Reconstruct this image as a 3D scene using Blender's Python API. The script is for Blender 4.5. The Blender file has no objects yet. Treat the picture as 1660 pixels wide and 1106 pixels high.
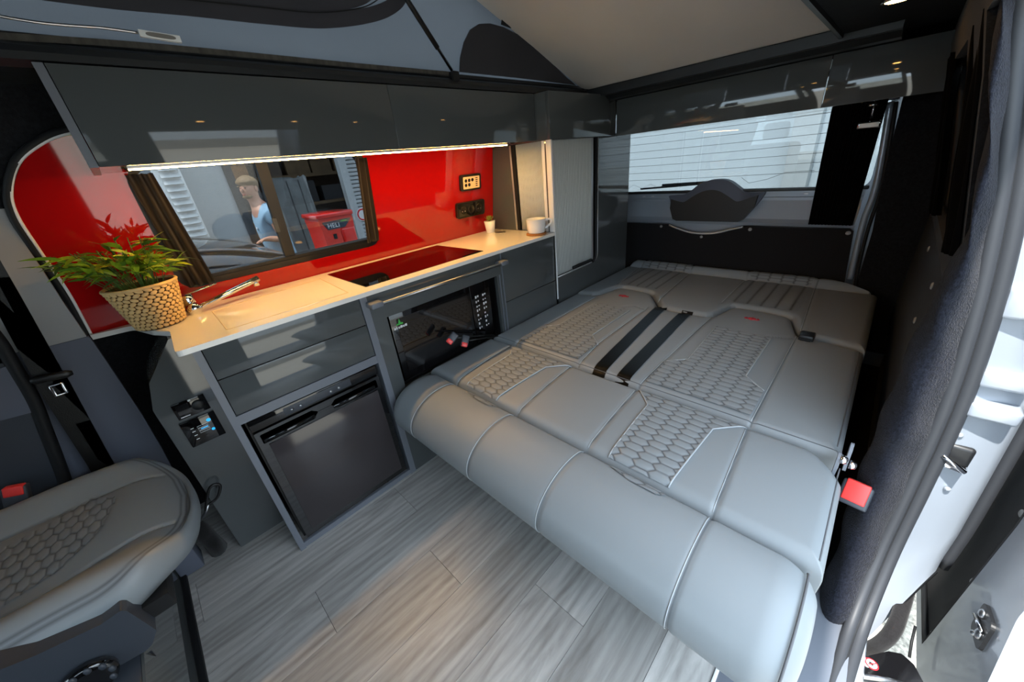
import bpy, bmesh, math, random
import numpy as np
from mathutils import Vector, Matrix, Euler
R0 = random.Random(7)
PI = math.pi
scene = bpy.context.scene
COL = scene.collection
# ------------------------------------------------------------------ camera
# x runs to the rear of the van, y to the kitchen side, z up; floor z = 0
CAM = Vector((0.0, 0.0, 1.15))
FPX = 588.33
RC = ((0.6885893, -0.71860793, -0.09719786),
      (-0.37924724, -0.24263007, -0.89291779),
      (0.61807468, 0.65171566, -0.43960254))
cd = bpy.data.cameras.new('camera'); cam = bpy.data.objects.new('camera', cd); COL.objects.link(cam)
cd.sensor_width = 36.0; cd.sensor_fit = 'HORIZONTAL'; cd.lens = FPX * 36.0 / 1660.0
cd.clip_start = 0.01; cd.clip_end = 200
mw = Matrix(((RC[0][0], -RC[1][0], -RC[2][0], CAM.x),
             (RC[0][1], -RC[1][1], -RC[2][1], CAM.y),
             (RC[0][2], -RC[1][2], -RC[2][2], CAM.z), (0, 0, 0, 1)))
cam.matrix_world = mw
scene.camera = cam
# ------------------------------------------------------------------ light and exposure
scene.view_settings.view_transform = 'Standard'
scene.view_settings.look = 'None'
scene.view_settings.gamma = 1.0
scene.view_settings.use_curve_mapping = False
scene.view_settings.exposure = 0.86
world = bpy.data.worlds.new('world'); scene.world = world; world.use_nodes = True
wn = world.node_tree.nodes; wl = world.node_tree.links
bg = wn['Background']
bg.inputs['Color'].default_value = (0.72, 0.86, 1.0, 1)
bg.inputs['Strength'].default_value = 4.0
sun_d = bpy.data.lights.new('sun', 'SUN'); sun_d.energy = 8.0; sun_d.angle = math.radians(1.5)
sun_d.color = (1.0, 0.97, 0.92)
sun = bpy.data.objects.new('sun', sun_d); COL.objects.link(sun)
sun.location = (-6, 0, 8)
sun.rotation_euler = Vector((0.44, -0.03, -0.9)).to_track_quat('-Z', 'Y').to_euler()
# a pixel gives a direction; the depth comes from the plane it is put on
def ray(u, v):
    a = ((u - 830) / FPX, (v - 553) / FPX, 1.0)
    return Vector([sum(RC[i][k] * a[i] for i in range(3)) for k in range(3)])
def onx(u, v, x):
    d = ray(u, v); return CAM + d * ((x - CAM.x) / d.x)
def ony(u, v, y):
    d = ray(u, v); return CAM + d * ((y - CAM.y) / d.y)
def onz(u, v, z):
    d = ray(u, v); return CAM + d * ((z - CAM.z) / d.z)
# ------------------------------------------------------------------ materials
MATS = {}
def lin(c):
    return tuple((x / 255 / 12.92) if x / 255 <= 0.04045 else ((x / 255 + 0.055) / 1.055) ** 2.4 for x in c)
def M(name, rgb, rough=0.5, metal=0.0, coat=0.0, sheen=0.0, spec=0.5, vary=0.0, vscale=8.0, bump=0.0, bscale=200.0, emit=0.0, trans=0.0, stretch=None):
    m = bpy.data.materials.new(name); m.use_nodes = True; MATS[name] = m
    nt = m.node_tree; n = nt.nodes; l = nt.links; b = n['Principled BSDF']
    c = lin(rgb)
    b.inputs['Base Color'].default_value = (*c, 1)
    b.inputs['Roughness'].default_value = rough; b.inputs['Metallic'].default_value = metal
    b.inputs['Coat Weight'].default_value = coat; b.inputs['Coat Roughness'].default_value = 0.03
    b.inputs['Sheen Weight'].default_value = sheen; b.inputs['Sheen Roughness'].default_value = 0.5
    b.inputs['Specular IOR Level'].default_value = spec
    if emit: 
        b.inputs['Emission Color'].default_value = (*c, 1); b.inputs['Emission Strength'].default_value = emit
    if trans: b.inputs['Transmission Weight'].default_value = trans
    if vary or bump:
        tc = n.new('ShaderNodeTexCoord'); mp = n.new('ShaderNodeMapping'); l.new(tc.outputs['Object'], mp.inputs['Vector'])
        if stretch: mp.inputs['Scale'].default_value = stretch
    if vary:
        t = n.new('ShaderNodeTexNoise'); t.inputs['Scale'].default_value = vscale; t.inputs['Detail'].default_value = 4
        l.new(mp.outputs['Vector'], t.inputs['Vector'])
        r = n.new('ShaderNodeMapRange'); r.inputs['From Min'].default_value = 0.3; r.inputs['From Max'].default_value = 0.7
        r.inputs['To Min'].default_value = 1 - vary; r.inputs['To Max'].default_value = 1 + vary
        l.new(t.outputs['Fac'], r.inputs['Value'])
        mx = n.new('ShaderNodeMix'); mx.data_type = 'RGBA'; mx.blend_type = 'MULTIPLY'; mx.inputs['Factor'].default_value = 1
        mx.inputs['A'].default_value = (*c, 1); l.new(r.outputs['Result'], mx.inputs['B']); l.new(mx.outputs['Result'], b.inputs['Base Color'])
    if bump:
        t2 = n.new('ShaderNodeTexNoise'); t2.inputs['Scale'].default_value = bscale; t2.inputs['Detail'].default_value = 3
        l.new(mp.outputs['Vector'], t2.inputs['Vector'])
        bp = n.new('ShaderNodeBump'); bp.inputs['Strength'].default_value = bump; bp.inputs['Distance'].default_value = 0.003
        l.new(t2.outputs['Fac'], bp.inputs['Height']); l.new(bp.outputs['Normal'], b.inputs['Normal'])
    return m
def glass(name, tint, refl=1.0):
    m = bpy.data.materials.new(name); m.use_nodes = True; MATS[name] = m
    nt = m.node_tree; n = nt.nodes; l = nt.links; n.remove(n['Principled BSDF'])
    t = n.new('ShaderNodeBsdfTransparent'); t.inputs['Color'].default_value = (*tint, 1)
    g = n.new('ShaderNodeBsdfGlossy'); g.inputs['Roughness'].default_value = 0.01
    f = n.new('ShaderNodeFresnel'); f.inputs['IOR'].default_value = 1.45
    mx = n.new('ShaderNodeMixShader'); l.new(f.outputs['Fac'], mx.inputs['Fac'])
    l.new(t.outputs[0], mx.inputs[1]); l.new(g.outputs[0], mx.inputs[2]); l.new(mx.outputs[0], n['Material Output'].inputs['Surface'])
    return m
M('gloss_grey', (76, 80, 81), 0.05, coat=0.3)
M('edge_grey', (104, 109, 118), 0.35)
M('worktop', (236, 234, 228), 0.1, coat=0.3)
M('groove', (205, 190, 160), 0.4)
M('red_gloss', (162, 13, 15), 0.04, coat=0.4)
M('white_edge', (225, 228, 230), 0.3)
M('hob_glass', (8, 8, 9), 0.02, spec=0.9)
M('black_gloss', (16, 16, 18), 0.05, coat=0.6)
M('fridge_door', (56, 52, 54), 0.12, vary=0.1, vscale=3)
M('black_plastic', (20, 21, 23), 0.45)
M('dark_plastic', (54, 59, 67), 0.45, bump=0.1, bscale=500)
M('trim_plastic', (88, 93, 106), 0.6, bump=0.1, bscale=600)
M('pale_plastic', (150, 150, 150), 0.6, bump=0.1, bscale=600)
M('chrome', (225, 225, 228), 0.08, 1.0)
M('steel', (170, 172, 175), 0.3, 1.0)
M('alu', (185, 188, 190), 0.35, 0.6)
M('silver_paint', (152, 160, 170), 0.3, 0.3, coat=0.5)
M('carpet', (26, 27, 30), 0.95, sheen=0.1, spec=0.1, vary=0.35, vscale=120, bump=0.8, bscale=350)
M('carpet_roll', (26, 28, 36), 0.9, sheen=0.06, spec=0.08, vary=0.45, vscale=160, bump=1.0, bscale=300)
M('carpet_panel', (31, 30, 31), 0.95, sheen=0.1, spec=0.1, vary=0.2, vscale=200, bump=0.4, bscale=500)
M('black_cloth', (9, 9, 10), 0.9, spec=0.1, vary=0.2, vscale=60)
M('brown_cloth', (44, 34, 27), 0.8, sheen=0.3)
M('rubber', (50, 52, 56), 0.5, spec=0.3)
M('rubber_dark', (24, 25, 27), 0.6, spec=0.3)
M('leather', (146, 153, 159), 0.38, spec=0.4, bump=0.05, bscale=900)
M('leather_dark', (112, 122, 130), 0.42, spec=0.4, bump=0.05, bscale=900)
M('stitch_line', (88, 90, 94), 0.7)
M('piping', (160, 166, 171), 0.45)
M('strap', (14, 15, 15), 0.35, bump=0.2, bscale=400)
M('red_plastic', (235, 62, 58), 0.35)
M('red_thread', (178, 48, 60), 0.6)
M('canvas', (92, 97, 102), 0.85, vary=0.12, vscale=3, bump=0.1, bscale=500)
M('canvas_dark', (62, 62, 68), 0.85, vary=0.1, vscale=4)
M('canvas_edge', (66, 64, 60), 0.9, vary=0.35, vscale=60, stretch=(1, 1, 0.1))
M('board', (192, 187, 183), 0.75, vary=0.03, vscale=4)
M('headliner', (34, 37, 40), 0.9, spec=0.15, vary=0.15, vscale=30, bump=0.3, bscale=300)
M('dark_trim', (32, 35, 38), 0.4)
M('silver_plastic', (200, 203, 205), 0.35, 0.5)
M('white_paint', (238, 238, 236), 0.35)
M('mug_white', (232, 234, 236), 0.2, coat=0.3)
M('cork', (150, 98, 48), 0.8, vary=0.2, vscale=150)
M('basket', (214, 178, 120), 0.7, vary=0.18, vscale=40)
M('basket_hole', (96, 66, 34), 0.9)
M('soil', (40, 30, 22), 0.95)
for i, c in enumerate(((122, 158, 36), (92, 136, 40), (158, 178, 44), (66, 106, 40), (176, 190, 80))):
    M('leaf_%d' % i, c, 0.45, vary=0.15, vscale=60)
M('succulent', (140, 150, 60), 0.5)
M('cream', (236, 206, 160), 0.4)
M('socket_black', (30, 28, 24), 0.25)
M('screen_dark', (20, 20, 22), 0.03, coat=1.0)
M('print_white', (210, 212, 214), 0.5)
M('print_green', (60, 170, 70), 0.5)
M('icon_blue', (30, 150, 215), 0.4, emit=0.8)
M('icon_white', (190, 200, 205), 0.4, emit=0.25)
M('tambour', (206, 210, 208), 0.5)
M('led', (255, 196, 110), 0.5, emit=66.0)
M('lamp_warm', (255, 190, 100), 0.5, emit=32.0)
M('lens_grey', (120, 118, 116), 0.3)
glass('glass_side', (0.42, 0.44, 0.45))
glass('glass_clear', (0.85, 0.88, 0.88))
glass('glass_rear', (0.46, 0.49, 0.50))
# outside
M('gravel', (150, 144, 132), 0.95, vary=0.6, vscale=70, bump=1.0, bscale=60)
M('concrete', (150, 143, 132), 0.9, vary=0.12, vscale=2.0)
M('white_wall', (172, 178, 182), 0.6, vary=0.03, vscale=1)
M('grey_wall', (158, 160, 160), 0.8, vary=0.06, vscale=2)
M('brick_dark', (74, 62, 52), 0.9, vary=0.3, vscale=20)
M('louvre', (190, 192, 192), 0.5)
M('frame_dark', (40, 42, 46), 0.5)
M('forklift_red', (196, 30, 22), 0.2, coat=0.5)
M('forklift_band', (38, 50, 66), 0.4)
M('shrink_wrap', (96, 102, 104), 0.25, vary=0.25, vscale=6)
M('wood', (150, 104, 58), 0.6, vary=0.15, vscale=12)
M('skin', (178, 128, 104), 0.5)
M('hair', (118, 92, 60), 0.7)
M('tshirt', (132, 160, 180), 0.85)
M('trousers', (48, 52, 62), 0.85)
M('car_paint', (60, 60, 60), 0.15, coat=0.8)
M('car_glass', (30, 34, 38), 0.04, spec=0.8)
M('shelf_brown', (92, 74, 52), 0.8, vary=0.25, vscale=9)
M('shutter', (186, 190, 192), 0.45)
M('sticker_red', (214, 30, 40), 0.5)
for nm in ('canvas', 'canvas_dark'):      # tent cloth lets some daylight through
    m = MATS[nm]; nt = m.node_tree; n = nt.nodes; l = nt.links; b = n['Principled BSDF']; tr = n.new('ShaderNodeBsdfTranslucent'); tr.inputs['Color'].default_value = b.inputs['Base Color'].default_value
    mx = n.new('ShaderNodeMixShader'); mx.inputs['Fac'].default_value = 0.3; l.new(b.outputs[0], mx.inputs[1]); l.new(tr.outputs[0], mx.inputs[2]); l.new(mx.outputs[0], n['Material Output'].inputs['Surface'])
# grey wood-look vinyl, one tone per plank
m = M('vinyl', (160, 158, 155), 0.33)
nt = m.node_tree; n = nt.nodes; l = nt.links; b = n['Principled BSDF']
tc = n.new('ShaderNodeTexCoord'); oi = n.new('ShaderNodeObjectInfo')
mul = n.new('ShaderNodeVectorMath'); mul.operation = 'MULTIPLY_ADD'
mul.inputs[1].default_value = (1, 1, 1)
cmb = n.new('ShaderNodeCombineXYZ'); sc = n.new('ShaderNodeMath'); sc.operation = 'MULTIPLY'; sc.inputs[1].default_value = 37
l.new(oi.outputs['Random'], sc.inputs[0]); l.new(sc.outputs[0], cmb.inputs[0]); l.new(sc.outputs[0], cmb.inputs[1])
l.new(tc.outputs['Object'], mul.inputs[0]); l.new(cmb.outputs[0], mul.inputs[2])
mp = n.new('ShaderNodeMapping'); mp.inputs['Scale'].default_value = (0.9, 8, 1); l.new(mul.outputs[0], mp.inputs['Vector'])
t = n.new('ShaderNodeTexNoise'); t.inputs['Scale'].default_value = 3.2; t.inputs['Detail'].default_value = 9; t.inputs['Roughness'].default_value = 0.62; t.inputs['Distortion'].default_value = 0.8
l.new(mp.outputs[0], t.inputs['Vector'])
wv = n.new('ShaderNodeTexWave'); wv.wave_type = 'RINGS'; wv.rings_direction = 'SPHERICAL'; wv.inputs['Scale'].default_value = 2.2; wv.inputs['Distortion'].default_value = 5; wv.inputs['Detail'].default_value = 3
mp2 = n.new('ShaderNodeMapping'); mp2.inputs['Scale'].default_value = (1.3, 6, 1); l.new(mul.outputs[0], mp2.inputs['Vector']); l.new(mp2.outputs[0], wv.inputs['Vector'])
ad = n.new('ShaderNodeMix'); ad.data_type = 'FLOAT'; ad.inputs['Factor'].default_value = 0.10; l.new(t.outputs['Fac'], ad.inputs['A']); l.new(wv.outputs['Fac'], ad.inputs['B'])
cr = n.new('ShaderNodeValToRGB'); l.new(ad.outputs['Result'], cr.inputs['Fac'])
cr.color_ramp.elements[0].position = 0.28; cr.color_ramp.elements[0].color = (*lin((128, 125, 122)), 1)
cr.color_ramp.elements[1].position = 0.72; cr.color_ramp.elements[1].color = (*lin((190, 188, 185)), 1)
e = cr.color_ramp.elements.new(0.5); e.color = (*lin((164, 162, 159)), 1)
mr = n.new('ShaderNodeMapRange'); mr.inputs['To Min'].default_value = 0.80; mr.inputs['To Max'].default_value = 1.18; l.new(oi.outputs['Random'], mr.inputs['Value'])
mx = n.new('ShaderNodeMix'); mx.data_type = 'RGBA'; mx.blend_type = 'MULTIPLY'; mx.inputs['Factor'].default_value = 1
l.new(cr.outputs['Color'], mx.inputs['A']); l.new(mr.outputs['Result'], mx.inputs['B']); l.new(mx.outputs['Result'], b.inputs['Base Color'])
bp = n.new('ShaderNodeBump'); bp.inputs['Strength'].default_value = 0.12; bp.inputs['Distance'].default_value = 0.002; l.new(t.outputs['Fac'], bp.inputs['Height']); l.new(bp.outputs['Normal'], b.inputs['Normal'])
# quilted leather: darker colour along the stitched grooves, set by a mesh attribute
m = M('leather_quilt', (146, 153, 159), 0.42, spec=0.4)
nt = m.node_tree; n = nt.nodes; l = nt.links; b = n['Principled BSDF']
at = n.new('ShaderNodeAttribute'); at.attribute_name = 'stitch_line'
mx = n.new('ShaderNodeMix'); mx.data_type = 'RGBA'; l.new(at.outputs['Fac'], mx.inputs['Factor'])
mx.inputs['A'].default_value = (*lin((128, 134, 138)), 1); mx.inputs['B'].default_value = (*lin((70, 72, 76)), 1); l.new(mx.outputs['Result'], b.inputs['Base Color'])
# ------------------------------------------------------------------ mesh helpers
def V(*a): return Vector(a)
def box(bm, x0, x1, y0, y1, z0, z1, bev=0.0, seg=2):
    vs = [bm.verts.new((x, y, z)) for x in (x0, x1) for y in (y0, y1) for z in (z0, z1)]
    fs = [bm.faces.new([vs[i] for i in q]) for q in ((0, 1, 3, 2), (4, 6, 7, 5), (0, 4, 5, 1), (2, 3, 7, 6), (0, 2, 6, 4), (1, 5, 7, 3))]
    if bev:
        es = list({e for f in fs for e in f.edges})
        bmesh.ops.bevel(bm, geom=es, offset=bev, segments=seg, profile=0.5, affect='EDGES', clamp_overlap=True)
    return vs
def rpoly(pts, rad, seg=5):
    """round the corners of a 2-D polygon"""
    out = []; n = len(pts)
    for i in range(n):
        p = Vector(pts[i]); a = Vector(pts[i - 1]); c = Vector(pts[(i + 1) % n])
        r = rad[i] if isinstance(rad, (list, tuple)) else rad
        if r <= 1e-6: out.append((p.x, p.y)); continue
        d1 = (a - p).normalized(); d2 = (c - p).normalized()
        ang = d1.angle(d2); t = min(r / math.tan(ang / 2), (a - p).length * 0.49, (c - p).length * 0.49)
        s = p + d1 * t; e = p + d2 * t
        for k in range(seg + 1):
            w = k / seg
            q = s * (1 - w) ** 2 + p * 2 * w * (1 - w) + e * w * w
            out.append((q.x, q.y))
    return out
def plate(bm, outer, holes, O, A, B, N, t):
    """flat plate with holes: 2-D outline on axes A, B from O, thickness t along N"""
    O, A, B, N = Vector(O), Vector(A), Vector(B), Vector(N)
    es = []; loops = []
    for lp in [outer] + list(holes):
        vs = [bm.verts.new(O + A * p[0] + B * p[1]) for p in lp]
        loops.append(vs)
        es += [bm.edges.new((vs[i], vs[(i + 1) % len(vs)])) for i in range(len(vs))]
    r = bmesh.ops.triangle_fill(bm, use_beauty=True, edges=es)
    fs = [g for g in r['geom'] if isinstance(g, bmesh.types.BMFace)]
    if t:
        mp = {}
        for lp in loops:
            for v in lp: mp[v] = bm.verts.new(v.co + N * t)
        for f in fs: bm.faces.new([mp[v] for v in reversed(f.verts)])
        for lp in loops:
            for i in range(len(lp)):
                a, c = lp[i], lp[(i + 1) % len(lp)]
                bm.faces.new((a, c, mp[c], mp[a]))
    bmesh.ops.recalc_face_normals(bm, faces=bm.faces)
def tube(bm, pts, r, seg=8, cap=True, close=False, flat=None):
    pts = [Vector(p) for p in pts]; n = len(pts); rings = []
    up = Vector((0, 0, 1)); prev = None
    for i, p in enumerate(pts):
        if close: d = pts[(i + 1) % n] - pts[i - 1]
        else: d = (pts[min(i + 1, n - 1)] - pts[max(i - 1, 0)])
        d.normalize()
        if prev is None:
            s = d.cross(up)
            if s.length < 1e-3: s = d.cross(Vector((1, 0, 0)))
        else:
            s = prev - d * prev.dot(d)
        s.normalize(); prev = s; w = d.cross(s)
        rr = r[i] if isinstance(r, (list, tuple)) else r
        fl = flat or (1, 1)
        rings.append([bm.verts.new(p + s * (math.cos(2 * PI * k / seg) * rr * fl[0]) + w * (math.sin(2 * PI * k / seg) * rr * fl[1])) for k in range(seg)])
    for i in range(n if close else n - 1):
        a, c = rings[i], rings[(i + 1) % n]
        for k in range(seg): bm.faces.new((a[k], a[(k + 1) % seg], c[(k + 1) % seg], c[k]))
    if cap and not close:
        bm.faces.new(list(reversed(rings[0]))); bm.faces.new(rings[-1])
def lathe(bm, prof, c, seg=24, axis='z', rot=None):
    """profile of (radius, height) turned about an axis through c"""
    rings = []; c = Vector(c)
    q = rot or {'z': Matrix.Identity(3), 'x': Matrix(((0, 0, 1), (1, 0, 0), (0, 1, 0))), 'y': Matrix(((1, 0, 0), (0, 0, 1), (0, -1, 0)))}[axis]
    for r, h in prof:
        rings.append([bm.verts.new(c + q @ Vector((max(r, 1e-5) * math.cos(2 * PI * k / seg), max(r, 1e-5) * math.sin(2 * PI * k / seg), h))) for k in range(seg)])
    for i in range(len(rings) - 1):
        for k in range(seg): bm.faces.new((rings[i][k], rings[i][(k + 1) % seg], rings[i + 1][(k + 1) % seg], rings[i + 1][k]))
    bm.faces.new(list(reversed(rings[0]))); bm.faces.new(rings[-1])
def grid(bm, fn, nu, nv, wrapu=False):
    g = [[bm.verts.new(fn(i / (nu if wrapu else nu - 1), j / (nv - 1))) for j in range(nv)] for i in range(nu)]
    for i in range(nu if wrapu else nu - 1):
        for j in range(nv - 1):
            a = g[i]; c = g[(i + 1) % nu]
            bm.faces.new((a[j], c[j], c[j + 1], a[j + 1]))
    return g
def sphere(bm, c, rx, ry=None, rz=None, seg=16, rings=10):
    ry = ry or rx; rz = rz or rx
    r = bmesh.ops.create_uvsphere(bm, u_segments=seg, v_segments=rings, radius=1)
    for v in r['verts']: v.co = Vector((v.co.x * rx, v.co.y * ry, v.co.z * rz)) + Vector(c)
def smooth(pts, n=6, close=False):
    """Catmull-Rom through points"""
    P = [Vector(p) for p in pts]; out = []; m = len(P)
    rng = range(m if close else m - 1)
    for i in rng:
        p1, p2 = P[i], P[(i + 1) % m]
        p0 = P[i - 1] if (i or close) else p1; p3 = P[(i + 2) % m] if (close or i + 2 < m) else p2
        for k in range(n):
            t = k / n
            out.append(0.5 * ((2 * p1) + (p2 - p0) * t + (2 * p0 - 5 * p1 + 4 * p2 - p3) * t * t + (3 * p1 - p0 - 3 * p2 + p3) * t ** 3))
    if not close: out.append(P[-1])
    return out
# ------------------------------------------------------------------ object helpers
def obj(name, bm, mat, parent=None, sm=False, auto=None):
    me = bpy.data.meshes.new(name)
    if sm:
        for f in bm.faces: f.smooth = True
        if auto:
            for e in bm.edges:
                if len(e.link_faces) == 2 and e.calc_face_angle(0) > math.radians(auto): e.smooth = False
    bm.to_mesh(me); bm.free()
    me.materials.append(MATS[mat] if isinstance(mat, str) else mat)
    o = bpy.data.objects.new(name, me); COL.objects.link(o)
    if parent is not None:
        o.parent = parent
        if parent.type == 'EMPTY': o.location = -parent.location
    return o
def tag(o, label, cat, group=None):
    o['label'] = label; o['category'] = cat
    if group: o['group'] = group
    return o
def thing(name, label, cat, loc=(0, 0, 0), group=None):
    o = bpy.data.objects.new(name, None); COL.objects.link(o); o.location = loc; o.empty_display_size = 0.05
    return tag(o, label, cat, group)
def struct(name, bm, mat, sm=False, auto=None):
    o = obj(name, bm, mat, None, sm, auto); o['kind'] = 'structure'; return o
def B(): return bmesh.new()
def bx(name, mat, parent, x0, x1, y0, y1, z0, z1, bev=0.0):
    bm = B(); box(bm, x0, x1, y0, y1, z0, z1, bev); return obj(name, bm, mat, parent, bev > 0, 40)
def tb(name, mat, parent, pts, r, seg=8, close=False, flat=None):
    bm = B(); tube(bm, pts, r, seg, True, close, flat); return obj(name, bm, mat, parent, True, 50)
def copy_tree(o, parent=None):
    c = o.copy(); COL.objects.link(c); c.parent = parent
    for ch in o.children: copy_tree(ch, c)
    return c
def text(name, s, mat, parent, O, A, Bv, size, depth=0.0004):
    """flat lettering: O is the lower left corner, A the reading direction, Bv up"""
    cu = bpy.data.curves.new(name, 'FONT'); cu.body = s; cu.size = size; cu.extrude = depth
    t = bpy.data.objects.new(name, cu); COL.objects.link(t)
    dg = bpy.context.evaluated_depsgraph_get(); me = bpy.data.meshes.new_from_object(t.evaluated_get(dg))
    COL.objects.unlink(t); bpy.data.objects.remove(t)
    A = Vector(A).normalized(); Bv = Vector(Bv).normalized(); N = A.cross(Bv)
    mt = Matrix(((A.x, Bv.x, N.x, O[0]), (A.y, Bv.y, N.y, O[1]), (A.z, Bv.z, N.z, O[2]), (0, 0, 0, 1)))
    me.transform(mt); me.materials.clear(); me.materials.append(MATS[mat])
    o = bpy.data.objects.new(name, me); COL.objects.link(o)
    if parent is not None:
        o.parent = parent
        if parent.type == 'EMPTY': o.location = -parent.location
    return o
# ================================================================== THE VAN SHELL
YK = 1.185           # kitchen fronts
YO = 1.265           # overhead fronts
LEAN = 0.167; LN = math.sqrt(1 + LEAN ** 2)
def wl(x, z, off=0.0):       # point on the leaning kitchen-side wall, off = into the room
    return Vector((x, 1.64 - LEAN * (z - 0.81), z)) + Vector((0, -1, -LEAN)) / LN * off
WLO = Vector((0, 1.64, 0.81)); WLA = Vector((1, 0, 0)); WLB = Vector((0, -LEAN, 1)) / LN; WLN = Vector((0, -1, -LEAN)) / LN
def w2(pts): return [(x, (z - 0.81) * LN) for x, z in pts]
# floor: a base with vinyl planks laid along the van
fb = B(); box(fb, -1.7, 2.62, -0.2, 1.92, -0.06, -0.004); floor = struct('floor', fb, 'rubber_dark')
joints = {0: (0.25, 1.2), 1: (-0.6, 0.62), 2: (0.1, 1.0), 3: (0.45, 1.5), 4: (-0.25, 0.85), 5: (0.30, 1.25), 6: (-0.02, 0.95), 7: (0.36, 1.3), 8: (-0.285, 0.7), 9: (0.1, 1.0), 10: (0.5, 1.4), 11: (-0.1, 0.9)}
PW = 0.172
for r, js in joints.items():
    y0 = 0.66 + (r - 5) * PW; y1 = y0 + PW
    y1 = min(y1, 1.76); y0 = max(y0, -0.02)
    if y1 - y0 < 0.01: continue
    xs = [-0.9] + [j for j in js if j > -0.85] + [2.55]
    for a, c in zip(xs[:-1], xs[1:]):
        bm = B(); box(bm, -(c - a) / 2 + 0.0006, (c - a) / 2 - 0.0006, -(y1 - y0) / 2 + 0.0005, (y1 - y0) / 2 - 0.0005, -0.004, 0)
        o = obj('plank', bm, 'vinyl', floor); o.location = ((a + c) / 2, (y0 + y1) / 2, 0)
# door sill plate with a bright edge
t = thing('door_sill', 'dark grey metal sill plate at the sliding door step under the bed corner', 'sill', (0.4, -0.1, 0))
bx('plate', 'edge_grey', t, -0.1, 1.02, -0.2, 0.018, -0.02, 0.003, 0.002)
bx('edge_strip', 'white_edge', t, 0.2, 0.64, 0.018, 0.026, -0.004, 0.005, 0.001)
# kitchen-side wall with the window opening
WIN = rpoly([(0.055, 0.872), (0.785, 0.872), (0.785, 1.245), (0.055, 1.245)], 0.055, 6)
bm = B()
plate(bm, w2([(-1.7, -0.02), (2.62, -0.02), (2.62, 1.5), (-1.7, 1.5)]), [w2(WIN)], WLO - WLN * 0.012, WLA, WLB, -WLN, 0.05)
struct('wall_left', bm, 'carpet')
# red splashback with the rounded end
arch = [(-0.192, 0.80), (-0.186, 0.86), (-0.179, 0.949), (-0.178, 1.073), (-0.175, 1.151), (-0.159, 1.207), (-0.119, 1.266), (-0.066, 1.304), (-0.013, 1.325), (0.06, 1.335)]
archs = [(p.x, p.y) for p in smooth([(a, c, 0) for a, c in arch], 5)]
outer = archs + [(1.5, 1.335), (1.5, 0.80)]
sp = thing('splashback', 'glossy red splashback panel with a rounded end behind the worktop', 'wall panel', (0.6, 1.64, 0.8))
bm = B(); plate(bm, w2(outer), [w2(WIN)], WLO, WLA, WLB, -WLN, 0.006); obj('panel', bm, 'red_gloss', sp)
tb('edge_trim', 'white_edge', sp, [wl(a, c, 0.002) for a, c in archs], 0.004, 8)
tb('rubber_edge', 'rubber_dark', sp, [wl(a - 0.008 * min(1, max(0, (1.3 - c) * 6)), c + 0.008 * max(0, (c - 1.2) * 8), -0.002) for a, c in archs], 0.009, 8)
# window in the kitchen wall
w = bpy.data.objects.new('window_1', None); COL.objects.link(w); w.location = (0.42, 1.62, 0.88); w['kind'] = 'structure'
bm = B()
inner = rpoly([(0.075, 0.893), (0.765, 0.893), (0.765, 1.235), (0.075, 1.235)], 0.045, 6)
plate(bm, w2(WIN), [w2(inner)], WLO - WLN * 0.004, WLA, WLB, -WLN, 0.05); obj('frame', bm, 'black_plastic', w)
def wbar(name, x0, x1, z0, z1, o0, o1, mat, par):
    bm = B(); plate(bm, w2([(x0, z0), (x1, z0), (x1, z1), (x0, z1)]), [], WLO + WLN * o0, WLA, WLB, WLN, o1 - o0); return obj(name, bm, mat, par)
wbar('sliding_pane', 0.075, 0.40, 0.90, 1.235, -0.020, -0.016, 'glass_side', w)
wbar('fixed_pane', 0.42, 0.765, 0.893, 1.235, -0.034, -0.030, 'glass_side', w)
wbar('mullion', 0.392, 0.428, 0.893, 1.235, -0.036, -0.014, 'black_plastic', w)
wbar('slide_rail', 0.075, 0.765, 0.888, 0.904, -0.036, -0.008, 'black_plastic', w)
wbar('catch', 0.386, 0.40, 1.0, 1.05, -0.014, -0.006, 'dark_plastic', w)
# curtains of the kitchen window
def hang(name, label, mat, P0, P1, P2, P3, folds, amp, nrm, grp, pleat=None):
    """cloth between top edge P0-P1 and bottom edge P3-P2, folded along nrm"""
    P0, P1, P2, P3, nrm = [Vector(p) for p in (P0, P1, P2, P3, nrm)]
    bm = B()
    def f(u, v):
        a = P0.lerp(P1, u); c = P3.lerp(P2, u); p = a.lerp(c, v)
        return p + nrm * amp * (math.sin(u * folds * 2 * PI + 0.6 * math.sin(v * 3)) * (0.75 + 0.25 * math.cos(v * 4 + u * 9)))
    grid(bm, f, folds * 10 + 1, 14)
    r = bmesh.ops.solidify(bm, geom=list(bm.faces), thickness=0.0018)
    return tag(obj(name, bm, mat, None, True), label, 'curtain', grp)
hang('curtain', 'brown curtain drawn back at the plant side of the kitchen window', 'brown_cloth', wl(0.058, 1.226, 0.012), wl(0.118, 1.226, 0.012), wl(0.150, 0.882, 0.012), wl(0.075, 0.882, 0.012), 3, 0.011, WLN, 'kitchen window curtains')
hang('curtain', 'narrow brown curtain at the switch panel side of the kitchen window', 'brown_cloth', wl(0.735, 1.226, 0.012), wl(0.784, 1.226, 0.012), wl(0.775, 0.895, 0.012), wl(0.718, 0.895, 0.012), 2, 0.009, WLN, 'kitchen window curtains')
# ceiling with the pop-top opening
bm = B()
hole = rpoly([(-0.75, 0.25), (1.95, 0.25), (1.95, 1.295), (-0.75, 1.295)], 0.03, 4)
plate(bm, [(-1.7, -0.12), (2.6, -0.12), (2.6, 1.62), (-1.7, 1.62)], [hole], (0, 0, 1.43), (1, 0, 0), (0, 1, 0), (0, 0, 1), 0.03)
struct('ceiling', bm, 'headliner')
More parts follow.
